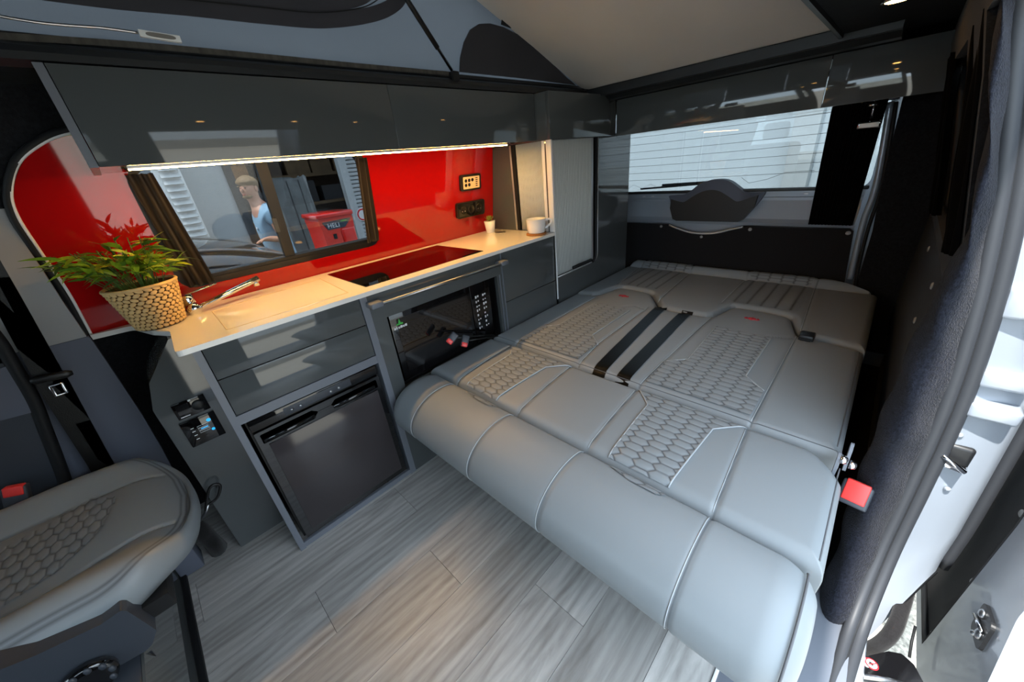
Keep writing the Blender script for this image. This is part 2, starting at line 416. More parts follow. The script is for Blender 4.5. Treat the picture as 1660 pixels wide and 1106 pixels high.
# rail under the canvas on the kitchen side
def extr(name, prof, x0, x1, mat, parent=None, axis='x', sm=False, st=False):
    bm = B()
    mk = (lambda a, p: (a, p[0], p[1])) if axis == 'x' else (lambda a, p: (p[0], a, p[1]))
    A = [bm.verts.new(mk(x0, p)) for p in prof]; C = [bm.verts.new(mk(x1, p)) for p in prof]
    n = len(prof)
    for i in range(n): bm.faces.new((A[i], A[(i + 1) % n], C[(i + 1) % n], C[i]))
    bm.faces.new(A[::-1]); bm.faces.new(C); bmesh.ops.recalc_face_normals(bm, faces=bm.faces)
    o = obj(name, bm, mat, parent, sm, 40)
    if st: o['kind'] = 'structure'
    return o
extr('trim_1', [(1.262, 1.419), (1.262, 1.432), (1.268, 1.444), (1.282, 1.452), (1.296, 1.454), (1.296, 1.47), (1.31, 1.47), (1.31, 1.43), (1.33, 1.419)], -1.0, 1.95, 'dark_trim', st=True)
extr('trim_2', [(0.245, 1.418), (0.245, 1.47), (0.262, 1.47), (0.262, 1.424), (0.256, 1.418)], -0.75, 1.95, 'dark_trim', st=True)
extr('trim_3', [(1.93, 1.41), (1.93, 1.446), (1.965, 1.446), (1.985, 1.43), (2.06, 1.43), (2.06, 1.395), (2.0, 1.395), (1.97, 1.41)], 0.1, 1.29, 'dark_trim', axis='y', st=True)
# pop-top: tilted bed board, canvas walls, roof lid
RS = 0.36
def rz(x, o=0.0): return 1.45 + RS * (1.94 - x) + o
pb = thing('roof_bed_board', 'large pale grey bed board tilted up inside the raised roof', 'board', (1.94, 0.77, 1.45))
bm = B()
plate(bm, rpoly([(0.25, 0.0), (1.29, 0.0), (1.29, -1.9), (0.25, -1.9)], [0.02, 0.05, 0.02, 0.02], 4), [], (1.94, 0, 1.45), (0, 1, 0), (1 / math.hypot(1, RS), 0, -RS / math.hypot(1, RS)), (RS, 0, 1), 0.02)
obj('panel', bm, 'board', pb)
bm = B(); box(bm, 0, 0.012, 0.27, 1.27, 0, 0.02); 
for v in bm.verts: v.co = Vector((1.94 + v.co.x, v.co.y, 1.452 + v.co.z))
obj('rear_edge', bm, 'dark_trim', pb)
pt = thing('pop_top_canvas', 'grey canvas side wall of the raised roof above the overhead cabinets', 'canvas', (0.5, 1.3, 1.465))
def cv(x, z, y=1.302): 
    return Vector((x, y + 0.004 * math.sin(x * 9 + z * 4), z))
bm = B()
def cf(u, v):
    x = -0.78 + u * 2.72; z0 = 1.468; z1 = max(z0 + 0.002, rz(x) + 0.02); z = z0 + v * (z1 - z0)
    s = math.sin(x * 7 + z * 5) * 0.5 + math.sin(x * 3 - z * 11) * 0.5
    return Vector((x, 1.306 + 0.012 * s * v * (1 - v) * 4, z))
grid(bm, cf, 80, 24); obj('side_sheet', bm, 'canvas', pt, True)
def strip(name, line, wd, mat, off):
    pts = [Vector((p.x, p.y)) for p in smooth([(a, c, 0) for a, c in line], 10)]; up = []; dn = []
    for i, p in enumerate(pts):
        d = (pts[min(i + 1, len(pts) - 1)] - pts[max(i - 1, 0)]).normalized(); s = Vector((-d.y, d.x)) * wd / 2
        up.append((p.x + s.x, p.y + s.y)); dn.append((p.x - s.x, p.y - s.y))
    bm = B()
    for i in range(len(pts) - 1):
        q = [up[i], up[i + 1], dn[i + 1], dn[i]]
        F = [bm.verts.new((x, 1.292 - off, z)) for x, z in q]; bm.faces.new(F)
    bmesh.ops.remove_doubles(bm, verts=bm.verts, dist=1e-5); return obj(name, bm, mat, pt, True)
def pxl(l, y=1.30): return [(ony(u, v, y).x, ony(u, v, y).z) for u, v in l]
strip('window_flap_binding', pxl([(60, -14), (180, 2), (300, 14), (420, 28), (520, 36), (600, 26), (640, 6), (655, -25)]), 0.036, 'canvas_dark', 0.008)
strip('window_flap', pxl([(100, -22), (250, -10), (400, 4), (510, 12), (580, 0), (610, -26)]), 0.032, 'canvas_dark', 0.005)
strip('zip', pxl([(180, -8), (300, 4), (420, 16), (515, 24), (588, 14), (622, -10)]), 0.003, 'rubber_dark', 0.011)
strip('hem', pxl([(0, 63), (200, 75), (400, 92), (560, 107), (735, 122)]), 0.012, 'canvas_edge', 0.010)
bm = B(); ol = pxl([(741, 118), (742, 95), (748, 70), (758, 50), (772, 41), (790, 40), (812, 46), (834, 57), (860, 78), (890, 104), (915, 127), (930, 139), (840, 128)])
plate(bm, ol, [], (0, 1.284, 0), (1, 0, 0), (0, 0, 1), (0, 1, 0), 0.003); obj('corner_patch', bm, 'canvas_dark', pt)
bm = B(); plate(bm, pxl([(809, 30), (824, 48), (808, 42)]), [], (0, 1.282, 0), (1, 0, 0), (0, 0, 1), (0, 1, 0), 0.003); obj('loop_tab', bm, 'rubber_dark', pt)
pn = thing('pop_top_front_canvas', 'grey canvas front and near side of the raised roof', 'canvas', (-0.75, 0.77, 1.465))
bm = B(); box(bm, -0.79, -0.78, 0.25, 1.3, 1.465, rz(-0.78)); obj('front_sheet', bm, 'canvas', pn)
bm = B(); plate(bm, [(-0.78, 1.47), (1.9, 1.47), (-0.78, rz(-0.78))], [], (0, 0.246, 0), (1, 0, 0), (0, 0, 1), (0, -1, 0), 0.003); obj('side_sheet', bm, 'canvas', pn)
bm = B(); plate(bm, [(0.2, 0.06), (1.34, 0.06), (1.34, -2.98), (0.2, -2.98)], [], (1.94, 0, 1.49), (0, 1, 0), (1 / math.hypot(1, RS), 0, -RS / math.hypot(1, RS)), (RS, 0, 1), 0.03)
tag(obj('pop_top_roof', bm, 'headliner'), 'dark hinged lid of the raised pop-top roof', 'roof')
st = thing('roof_strut', 'black gas strut rising from the roof rail in front of the canvas', 'strut', (1.06, 1.27, 1.455))
a = ony(736, 120, 1.27); c = ony(655, -8, 1.27); c2 = c + (c - a) * 1.2
tb('rod', 'black_gloss', st, [a + (c - a) * 0.05, c2], 0.0055, 10); tb('sleeve', 'black_plastic', st, [a + (c - a) * 0.36, c2], 0.0085, 10)
bx('foot', 'black_plastic', st, a.x - 0.014, a.x + 0.016, 1.258, 1.284, 1.44, a.z + 0.008, 0.003)
# ------------------------------------------------------------------ rear: tailgate
XR = 2.42
def rxp(u, v, x=XR): 
    p = onx(u, v, x); return p.y, p.z
tg = bpy.data.objects.new('wall_rear', None); COL.objects.link(tg); tg.location = (2.45, 0.6, 0.4); tg['kind'] = 'structure'
bm = B()
plate(bm, [(-0.2, -0.02), (1.68, -0.02), (1.68, 1.46), (-0.2, 1.46)], [rpoly([(0.08, 0.882), (1.5, 0.882), (1.47, 1.36), (0.10, 1.36)], 0.05, 5)], (2.47, 0, 0), (0, 1, 0), (0, 0, 1), (1, 0, 0), 0.03)
obj('tailgate_skin', bm, 'silver_paint', tg)
# stepped inner pressing under the glass
extr('ledge', [(2.425, 0.705), (2.415, 0.722), (2.43, 0.74), (2.462, 0.83), (2.462, 0.845), (2.452, 0.85), (2.452, 0.878), (2.47, 0.884), (2.47, 0.705)], 0.09, 1.5, 'silver_paint', tg, axis='y')
for yy in (0.24, 0.30, 1.10, 1.16): bx('spot_weld', 'alu', tg, 2.449, 2.453, yy, yy + 0.02, 0.858, 0.868, 0.001)
bx('glass_seal', 'black_plastic', tg, 2.448, 2.475, 0.08, 1.5, 0.877, 0.893, 0.004)
# D-pillar: silver channel and carpet
bm = B(); tube(bm, smooth([onx(1444, 165, 2.43), onx(1420, 300, 2.43), onx(1398, 365, 2.43), onx(1378, 452, 2.43)], 8), 0.016, 10, flat=(1, 0.8)); obj('pillar_channel', bm, 'silver_paint', tg, True)
tb('pillar_seal', 'rubber_dark', tg, smooth([onx(1453, 165, 2.42), onx(1430, 300, 2.42), onx(1407, 372, 2.42), onx(1390, 440, 2.42), onx(1386, 470, 2.42)], 8), 0.007, 8)
bm = B()
dp = [(0.065, 1.30), (0.04, 0.9), (0.02, 0.7), (0.012, 0.40), (0.012, 0.1), (-0.2, 0.1), (-0.2, 1.30)]
plate(bm, dp, [], (2.405, 0, 0), (0, 1, 0), (0, 0, 1), (1, 0, 0), 0.05); obj('pillar_carpet', bm, 'carpet', tg)
cp = thing('tailgate_carpet_panel', 'dark carpeted lower tailgate panel with a curved hand dip and pale screws', 'panel', (XR, 0.7, 0.3))
dip = [rxp(1085, 364), rxp(1100, 370), rxp(1120, 376), rxp(1145, 378), rxp(1165, 376), rxp(1185, 371), rxp(1205, 367)]
dip = [(p.x, p.y) for p in smooth([(a, c, 0) for a, c in dip], 4)]
bm = B(); plate(bm, [(1.5, 0.28), (1.5, 0.699)] + dip + [(0.10, 0.703), (0.085, 0.69), (0.045, 0.28)], [], (XR, 0, 0), (0, 1, 0), (0, 0, 1), (1, 0, 0), 0.012); obj('panel', bm, 'carpet_panel', cp)
tb('dip_edge', 'alu', cp, [(XR - 0.002, a, c - 0.003) for a, c in dip], 0.006, 8)
tb('top_edge', 'dark_trim', cp, [(XR, dip[-1][0], 0.70), (XR, 0.10, 0.704)], 0.003, 6)
for u, v, r in ((1072, 367, 0.0085), (1137, 384, 0.0085), (1216, 372, 0.0095), (1375, 378, 0.0105)):
    y, z = rxp(u, v); bm = B(); lathe(bm, [(r, 0), (r, 0.003), (r * 0.5, 0.006)], (XR, y, z), 12, rot=Matrix(((0, 0, -1), (0, 1, 0), (1, 0, 0)))); obj('screw', bm, 'pale_plastic', cp, True, 40)
# tailgate window, heater lines
w2_ = bpy.data.objects.new('window_2', None); COL.objects.link(w2_); w2_.location = (2.48, 0.8, 0.9); w2_['kind'] = 'structure'
bx('pane', 'glass_rear', w2_, 2.480, 2.484, 0.06, 1.52, 0.87, 1.38)
for k in range(8):
    z = 0.96 + k * 0.042
    tb('heater_line', 'rubber_dark', w2_, [(2.478, 1.5, z + 0.004), (2.478, 1.1, z), (2.478, 0.7, z - 0.001), (2.478, 0.1, z + 0.003)], 0.0009, 4)
tb('aerial_line', 'rubber_dark', w2_, [(2.478, 1.32, 0.90), (2.478, 1.26, 0.935), (2.478, 1.2, 0.91), (2.478, 1.14, 0.935), (2.478, 1.08, 0.905)], 0.0009, 4)
tb('aerial_line', 'rubber_dark', w2_, [(2.478, 0.62, 0.95), (2.478, 0.58, 0.92), (2.478, 0.5, 0.935), (2.478, 0.42, 0.965), (2.478, 0.3, 0.968)], 0.0009, 4)
# rear wiper outside the glass and the moulded motor cover inside
wp = thing('rear_wiper', 'thin black rear wiper blade outside the tailgate glass', 'wiper', (2.51, 1.0, 0.9))
tb('blade', 'rubber_dark', wp, [(2.50, 1.22, 0.905), (2.50, 0.80, 0.925)], 0.006, 6); tb('arm', 'black_plastic', wp, [(2.515, 1.08, 0.922), (2.515, 0.76, 0.93)], 0.009, 6)
mc = thing('wiper_motor_cover', 'black moulded plastic cover humped over the tailgate wiper motor', 'cover', (2.40, 0.74, 0.72))
XM = 2.395
hump = [rxp(u, v, XM) for u, v in ((1081, 319), (1092, 318), (1104, 317), (1116, 311), (1130, 300), (1145, 294), (1160, 292), (1174, 293), (1185, 298), (1198, 308), (1206, 313), (1222, 314), (1238, 313))]
low = [rxp(u, v, XM) for u, v in ((1236, 318), (1222, 336), (1203, 357), (1196, 360), (1096, 358), (1090, 355), (1086, 338))]
hum = [(p.x, p.y) for p in smooth([(a, c, 0) for a, c in hump], 3)]
bm = B(); plate(bm, hum + low, [], (XM + 0.03, 0, 0), (0, 1, 0), (0, 0, 1), (1, 0, 0), 0.05); obj('rim', bm, 'trim_plastic', mc)
front = [rxp(u, v, XM) for u, v in ((1088, 323), (1102, 327), (1110, 327), (1124, 318), (1138, 311), (1152, 308), (1166, 310), (1180, 318), (1192, 326), (1200, 326), (1215, 321), (1228, 317))]
frs = [(p.x, p.y) for p in smooth([(a, c, 0) for a, c in front], 3)]
bm = B(); plate(bm, frs + low[1:], [], (XM, 0, 0), (0, 1, 0), (0, 0, 1), (1, 0, 0), 0.05); obj('face', bm, 'black_plastic', mc)
bm = B()
n = len(frs); m_ = len(hum)
for i in range(40):
    def at(l, t):
        k = t * (len(l) - 1); j = min(int(k), len(l) - 2); w_ = k - j; return (l[j][0] * (1 - w_) + l[j + 1][0] * w_, l[j][1] * (1 - w_) + l[j + 1][1] * w_)
    q = []
    for tt in (i / 40, (i + 1) / 40):
        a = at(frs, tt); c = at(hum, tt); q.append((bm.verts.new((XM, a[0], a[1])), bm.verts.new((XM + 0.03, c[0], c[1]))))
    bm.faces.new((q[0][0], q[1][0], q[1][1], q[0][1]))
bmesh.ops.remove_doubles(bm, verts=bm.verts, dist=1e-5); obj('shoulder', bm, 'trim_plastic', mc, True)
# tailgate curtain: tight vertical pleats
tl, tr, br_, bl_ = onx(1350, 168, 2.40), onx(1441, 160, 2.40), onx(1382, 366, 2.40), onx(1310, 364, 2.40)
hang('curtain', 'black pleated curtain gathered at the right end of the tailgate window', 'black_cloth', tl, tr, br_, bl_, 13, 0.006, (-1, 0, 0), None)
# chrome reading lamp hanging under the rear cabinet
rl = thing('reading_lamp', 'chrome swivel reading lamp hanging in front of the black tailgate curtain', 'lamp', tuple(onx(1415, 168, 2.30)))
p = onx(1417, 172, 2.30)
tb('bracket', 'chrome', rl, [p + V(0, 0.02, 0.004), p + V(0, -0.012, 0.006)], 0.006, 8); tb('stem', 'chrome', rl, [p + V(0, 0, 0.02), onx(1412, 192, 2.30)], 0.005, 8)
q = onx(1409, 202, 2.29); bm = B(); box(bm, q.x - 0.012, q.x + 0.012, q.y - 0.038, q.y + 0.038, q.z - 0.014, q.z + 0.012, 0.006, 3); obj('head', bm, 'chrome', rl, True, 40)
bx('lens', 'white_paint', rl, q.x - 0.014, q.x - 0.0118, q.y - 0.03, q.y + 0.03, q.z - 0.010, q.z + 0.006, 0.0005)
# ================================================================== KITCHEN
# worktop: front edge straight, left rear flares into a narrow ledge under the splashback
wt = thing('worktop', 'glossy white worktop running along the kitchen units', 'worktop', (0.7, 1.4, 0.795))
YB = 1.634
lid = rpoly([(0.09, 1.238), (0.44, 1.238), (0.462, 1.55), (0.095, 1.50)], 0.004, 2)
hobo = rpoly([(0.503, 1.238), (1.062, 1.238), (1.062, 1.592), (0.503, 1.592)], 0.004, 2)
bm = B()
plate(bm, rpoly([(-0.03, YK - 0.004), (1.503, YK - 0.004), (1.503, YB), (-0.192, YB), (-0.192, 1.622), (-0.10, 1.605), (-0.06, 1.47), (-0.022, 1.40)], [0.012, 0, 0, 0, 0, 0.03, 0.05, 0.03], 4), [hobo], (0, 0, 0.795), (1, 0, 0), (0, 1, 0), (0, 0, 1), 0.015)
obj('slab', bm, 'worktop', wt)
tb('sink_lid_joint', 'groove', wt, [(x, y, 0.8102) for x, y in lid], 0.0016, 6, close=True)
gr = smooth([(0.10, 1.243, 0.8103), (0.2, 1.241, 0.8103), (0.25, 1.236, 0.8103), (0.30, 1.228, 0.8103), (0.345, 1.236, 0.8103), (0.44, 1.24, 0.8103)], 6)
tb('finger_pull', 'white_edge', wt, gr, [0.002 + 0.006 * math.exp(-((p.x - 0.30) / 0.05) ** 2) for p in gr], 6, flat=(1, 0.2))
hb = thing('hob', 'black glass hob set flush in the white worktop', 'hob', (0.78, 1.41, 0.80))
bm = B(); plate(bm, rpoly([(0.504, 1.239), (1.061, 1.239), (1.061, 1.591), (0.504, 1.591)], 0.004, 2), [], (0, 0, 0.797), (1, 0, 0), (0, 1, 0), (0, 0, 1), 0.0145); obj('glass', bm, 'hob_glass', hb)
bx('body', 'steel', hb, 0.53, 1.03, 1.27, 1.56, 0.745, 0.797)
# tap
tp = thing('tap', 'chrome folding tap lying low beside the woven basket', 'tap', (0.053, 1.56, 0.81))
bm = B(); lathe(bm, [(0.024, 0.8095), (0.024, 0.815), (0.019, 0.818), (0.019, 0.835), (0.021, 0.84), (0.021, 0.858), (0.017, 0.866), (0.008, 0.869)], (0.053, 1.575, 0), 20); obj('body', bm, 'chrome', tp, True, 40)
bm = B(); lathe(bm, [(0.017, -0.026), (0.019, -0.02), (0.019, 0.02), (0.017, 0.026)], (0.058, 1.545, 0.826), 20, axis='y'); obj('pivot', bm, 'chrome', tp, True, 40)
tb('lever', 'chrome', tp, [(0.055, 1.575, 0.868), (0.10, 1.575, 0.874), (0.145, 1.578, 0.88)], [0.006, 0.005, 0.0045], 8, flat=(1.2, 0.5))
bm = B()
a = V(0.062, 1.530, 0.824); c = V(0.262, 1.555, 0.868)
tube(bm, [a, a.lerp(c, 0.5), c], [0.0105, 0.0115, 0.0125], 12, flat=(1.0, 0.8)); s = obj('spout', bm, 'chrome', tp, True, 50)
tb('outlet', 'chrome', s, [c + V(-0.012, 0, -0.004), c + V(-0.012, 0.0, -0.024)], 0.009, 12)
# fridge cabinet
fc = thing('fridge_cabinet', 'grey gloss kitchen unit with two plain fronts above the fridge', 'cabinet', (0.235, 1.4, 0))
bx('side_panel', 'edge_grey', fc, -0.002, 0.016, YK, 1.60, 0, 0.795)
bx('side_panel', 'edge_grey', fc, 0.449, 0.473, YK, 1.60, 0, 0.795)
bx('bottom_rail', 'edge_grey', fc, 0.016, 0.449, YK + 0.004, 1.2, 0, 0.022)
bx('mid_rail', 'edge_grey', fc, 0.016, 0.449, YK + 0.002, 1.2, 0.548, 0.578)
bx('back_panel', 'black_plastic', fc, 0.016, 0.449, 1.58, 1.60, 0, 0.79)
bx('upper_front', 'gloss_grey', fc, 0.018, 0.447, YK + 0.003, 1.2, 0.7, 0.793, 0.001)
bx('lower_front', 'gloss_grey', fc, 0.018, 0.447, YK + 0.003, 1.2, 0.581, 0.697, 0.001)
# fridge
fr = thing('fridge', 'small black fridge with twin grip handles in its door', 'fridge', (0.235, 1.4, 0.022))
F0, F1 = 0.026, 0.444
bx('body', 'black_plastic', fr, F0, F1, 1.215, 1.57, 0.024, 0.545)
bx('top_fascia', 'black_gloss', fr, F0 + 0.004, F1 - 0.004, YK + 0.012, 1.22, 0.502, 0.540, 0.002)
dr = obj('door', (lambda bm: (plate(bm, rpoly([(F0 + 0.006, 0.03), (F1 - 0.006, 0.03), (F1 - 0.006, 0.496), (F0 + 0.006, 0.496)], 0.004, 2),
    [rpoly([(F0 + 0.018, 0.452), (F0 + 0.018, 0.486), (F0 + 0.17, 0.486), (F0 + 0.188, 0.472), (F0 + 0.17, 0.452)], 0.004, 2), rpoly([(F1 - 0.018, 0.452), (F1 - 0.018, 0.486), (F1 - 0.17, 0.486), (F1 - 0.188, 0.472), (F1 - 0.17, 0.452)], 0.004, 2)],
    (0, YK + 0.010, 0), (1, 0, 0), (0, 0, 1), (0, 1, 0), 0.02), bm)[1])(B()), 'black_gloss', fr)
for x0, x1 in ((F0 + 0.018, F0 + 0.186), (F1 - 0.186, F1 - 0.018)):
    bx('handle_recess', 'black_plastic', dr, x0, x1, YK + 0.03, YK + 0.034, 0.450, 0.488)
    tb('handle', 'black_gloss', dr, [(x0 + 0.004, YK + 0.012, 0.461), (x1 - 0.012, YK + 0.012, 0.461)], 0.0075, 10)
tb('grip_link', 'rubber_dark', dr, [(F0 + 0.188, YK + 0.0095, 0.472), (F1 - 0.188, YK + 0.0095, 0.472)], 0.0008, 4)
bx('door_panel', 'fridge_door', dr, F0 + 0.03, F1 - 0.024, YK + 0.0065, YK + 0.012, 0.052, 0.444, 0.001)
bx('lock_plate', 'dark_plastic', fr, F0 + 0.10, F0 + 0.315, YK + 0.0105, YK + 0.013, 0.508, 0.534, 0.0008)
for xx in (F0 + 0.122, F0 + 0.148, F0 + 0.245, F0 + 0.272):
    bm = B(); lathe(bm, [(0.0048, 0), (0.0048, 0.002), (0.003, 0.004)], (xx, YK + 0.0105, 0.520), 12, rot=Matrix(((1, 0, 0), (0, 0, -1), (0, 1, 0)))); obj('bolt', bm, 'steel', fr, True, 40)
# end cabinet with the controllers and the sloping top
YE = 1.38
ec = thing('end_cabinet', 'low grey gloss end cabinet with a sloping shoulder and two control screens', 'cabinet', (-0.07, 1.5, 0))
prof = [(-0.146, 0.0), (-0.002, 0.0), (-0.002, 0.794), (-0.034, 0.794), (-0.118, 0.69), (-0.143, 0.61)]
bm = B(); plate(bm, prof, [], (0, YE, 0), (1, 0, 0), (0, 0, 1), (0, 1, 0), 0.215); obj('body', bm, 'gloss_grey', ec)
hc = bx('heater_controller', 'black_gloss', ec, -0.106, -0.026, YE - 0.008, YE, 0.552, 0.606, 0.002)
bx('display', 'screen_dark', hc, -0.099, -0.070, YE - 0.0088, YE - 0.006, 0.566, 0.598)
bx('brand_strip', 'print_white', hc, -0.099, -0.076, YE - 0.0088, YE - 0.006, 0.557, 0.5595)
bx('label_tab', 'print_white', hc, -0.066, -0.060, YE - 0.009, YE - 0.006, 0.600, 0.6055)
bm = B(); lathe(bm, [(0.0165, 0), (0.0165, 0.005), (0.014, 0.008), (0.005, 0.0085)], (-0.048, YE - 0.0075, 0.579), 24, rot=Matrix(((1, 0, 0), (0, 0, -1), (0, 1, 0)))); obj('dial', bm, 'black_plastic', hc, True, 40)
cs = bx('control_screen', 'black_gloss', ec, -0.112, -0.024, YE - 0.008, YE, 0.450, 0.541, 0.002)
def disc(name, mat, par, x, z, r, y):
    bm = B(); lathe(bm, [(r, 0), (r, 0.0008)], (x, y, z), 16, rot=Matrix(((1, 0, 0), (0, 0, -1), (0, 1, 0)))); return obj(name, bm, mat, par)
disc('icon', 'icon_blue', cs, -0.046, 0.519, 0.0055, YE - 0.008); disc('icon', 'icon_blue', cs, -0.046, 0.484, 0.0045, YE - 0.008)
for z, c in ((0.509, 'icon_white'), (0.500, 'icon_blue'), (0.491, 'icon_white')):
    tb('gauge_outline', 'icon_white', cs, [(-0.078, YE - 0.0083, z + 0.003), (-0.052, YE - 0.0083, z + 0.003), (-0.052, YE - 0.0083, z - 0.003), (-0.078, YE - 0.0083, z - 0.003)], 0.0004, 4, close=True)
bx('gauge_bar', 'icon_blue', cs, -0.072, -0.054, YE - 0.0086, YE - 0.008, 0.499, 0.5015)
for z in (0.512, 0.500, 0.486, 0.472): bx('caption', 'icon_white', cs, -0.094, -0.086, YE - 0.0086, YE - 0.008, z, z + 0.0014)
disc('button', 'screen_dark', cs, -0.066, 0.470, 0.004, YE - 0.0082)
# microwave cabinet
mc2 = thing('microwave_cabinet', 'grey gloss kitchen unit framing the built-in microwave', 'cabinet', (0.79, 1.4, 0))
bm = B(); plate(bm, [(0.474, 0.0), (1.112, 0.0), (1.112, 0.794), (0.474, 0.794)], [[(0.526, 0.40), (1.076, 0.40), (1.076, 0.699), (0.526, 0.699)]], (0, YK + 0.003, 0), (1, 0, 0), (0, 0, 1), (0, 1, 0), 0.018); obj('front_frame', bm, 'gloss_grey', mc2)
bx('stile_edge', 'edge_grey', mc2, 1.088, 1.093, YK - 0.001, YK + 0.004, 0.30, 0.70); bx('stile_edge', 'edge_grey', mc2, 1.106, 1.112, YK - 0.001, YK + 0.004, 0.30, 0.794)
for x0, x1 in ((0.505, 0.526), (1.076, 1.09)): bx('niche_side', 'black_plastic', mc2, x0, x1, YK + 0.022, 1.58, 0.38, 0.72)
bx('niche_floor', 'black_plastic', mc2, 0.505, 1.09, YK + 0.022, 1.58, 0.36, 0.40); bx('niche_back', 'black_plastic', mc2, 0.505, 1.09, 1.56, 1.58, 0.38, 0.72)
rail = obj('towel_rail', (lambda bm: (tube(bm, [(0.505, 1.150, 0.765), (1.085, 1.150, 0.758)], 0.006, 12), bm)[1])(B()), 'steel', mc2, True, 50)
for x, z in ((0.487, 0.7655), (1.094, 0.758)):
    bm = B(); box(bm, x - 0.022, x + 0.022, 1.141, YK + 0.003, z - 0.010, z + 0.010, 0.005, 3); obj('rail_bracket', bm, 'edge_grey', rail, True, 40)
mwv = thing('microwave', 'black glass-fronted microwave with a column of white key markings', 'microwave', (0.79, 1.4, 0.40))
bx('body', 'black_plastic', mwv, 0.535, 1.055, 1.235, 1.55, 0.402, 0.69)
dw = bx('door', 'black_gloss', mwv, 0.540, 0.9225, 1.205, 1.236, 0.41, 0.692, 0.002)
bx('window', 'screen_dark', dw, 0.565, 0.905, 1.2035, 1.206, 0.45, 0.672)
cpn = bx('control_panel', 'black_gloss', mwv, 0.9255, 1.036, 1.205, 1.236, 0.41, 0.692, 0.002)
for r in range(8):
    for c_ in range(2):
        x = 0.948 + c_ * 0.042; z = 0.628 - r * 0.021
        for s_ in range(2 if r not in (4, 6) else 1):
            bx('key_mark', 'print_white', cpn, x + s_ * 0.012, x + s_ * 0.012 + 0.008 - 0.002 * (r % 2), 1.2043, 1.2052, z + 0.003 * (s_ % 2), z + 0.0115 - 0.002 * ((r + c_) % 3))
bm = B(); plate(bm, [(0.560, 0.648), (0.590, 0.648), (0.585, 0.656), (0.581, 0.652), (0.5755, 0.672), (0.569, 0.652), (0.564, 0.656)], [], (0, 1.2035, 0), (1, 0, 0), (0, 0, 1), (0, -1, 0), 0.0006); obj('emblem', bm, 'print_green', dw)
for k, (a_, c_) in enumerate(((0.548, 0.556), (0.558, 0.562), (0.566, 0.572), (0.574, 0.584), (0.586, 0.592), (0.594, 0.603))): bx('logo_bar', 'print_white', dw, a_, c_, 1.2028, 1.2034, 0.634, 0.6415 + 0.002 * (k % 2))
# storage cabinet beside it
sc_ = thing('storage_cabinet', 'plain dark grey gloss kitchen unit between the microwave and the tall cabinet', 'cabinet', (1.31, 1.4, 0))
bx('carcass', 'black_plastic', sc_, 1.114, 1.50, 1.21, 1.60, 0.0, 0.794)
bx('upper_front', 'gloss_grey', sc_, 1.115, 1.500, YK + 0.003, 1.21, 0.560, 0.793, 0.001)
bx('lower_front', 'gloss_grey', sc_, 1.115, 1.500, YK + 0.003, 1.21, 0.02, 0.557, 0.001)
# tall cabinet with tambour doors
XT = 1.503; XT1 = 2.262
tc_ = thing('tall_cabinet', 'tall grey gloss cabinet with roller tambour doors at the bed head', 'cabinet', (1.88, 1.4, 0))
TD = rpoly([(1.514, 0.572), (1.905, 0.572), (1.905, 1.224), (1.514, 1.224)], [0, 0.05, 0, 0], 8)
bm = B(); plate(bm, [(XT, 0.0), (XT1, 0.0), (XT1, 1.227), (XT, 1.227)], [TD], (0, YK, 0), (1, 0, 0), (0, 0, 1), (0, 1, 0), 0.018); obj('front_panel', bm, 'gloss_grey', tc_)
LD = [(1.238, 0.811), (1.452, 0.811), (1.452, 1.226), (1.238, 1.226)]
bm = B(); plate(bm, [(YK, 0.0), (1.64, 0.0), (1.64, 0.81), (1.572, 1.227), (YK, 1.227)], [LD], (XT, 0, 0), (0, 1, 0), (0, 0, 1), (1, 0, 0), 0.012); obj('side_panel', bm, 'gloss_grey', tc_)
bx('rear_side', 'gloss_grey', tc_, XT1 - 0.016, XT1, YK + 0.02, 1.58, 0, 1.227)
bx('back', 'black_plastic', tc_, XT + 0.012, XT1 - 0.016, 1.53, 1.545, 0, 1.22)
bx('corner_post', 'white_edge', tc_, XT - 0.002, XT + 0.010, YK - 0.003, YK + 0.028, 0.811, 1.227, 0.002)
bx('corner_strip', 'white_edge', tc_, XT - 0.001, XT + 0.008, YK - 0.003, YK, 0.45, 0.811)
pts = [(x + (0.0 if x > 1.6 else 0), YK - 0.003, z) for x, z in TD[1:-1]]
tb('door_trim', 'alu', tc_, [(1.514, YK - 0.001, 0.572)] + [(x, YK - 0.001, z) for x, z in TD[1:-1]], 0.004, 8)
tb('slot_seal', 'rubber_dark', tc_, [(1.66, YK + 0.002, 0.586)] + [(x - 0.014 * (x > 1.6), YK + 0.001, z + (0.014 if x < 1.86 else 0)) for x, z in TD[1:-1]], 0.009, 8)
t1 = obj('tambour_door', (lambda bm: (box(bm, 1.514, 1.862, YK + 0.016, YK + 0.020, 0.574, 1.224), bm)[1])(B()), 'tambour', tc_)
sl = None
def slat_mesh():
    bm = B(); tube(bm, [(0, 0, 0), (0, 0, 0.648)], 0.0068, 8, flat=(1, 0.5)); me = bpy.data.meshes.new('slat')
    for f in bm.faces: f.smooth = True
    bm.to_mesh(me); bm.free(); me.materials.append(MATS['tambour']); return me
sm_ = slat_mesh()
for k in range(25):
    o = bpy.data.objects.new('slat', sm_); COL.objects.link(o); o.parent = t1; o.location = (1.522 + k * 0.0139, YK + 0.0145, 0.575)
bx('lead_bar', 'alu', t1, 1.855, 1.872, YK + 0.004, YK + 0.018, 0.574, 1.224, 0.002)
t2 = obj('tambour_door', (lambda bm: (box(bm, XT + 0.014, XT + 0.018, 1.238, 1.452, 0.812, 1.226), bm)[1])(B()), 'tambour', tc_)
bm = B(); tube(bm, [(0, 0, 0), (0, 0, 0.414)], 0.0042, 8, flat=(0.5, 1)); sm2 = bpy.data.meshes.new('slat')
for f in bm.faces: f.smooth = True
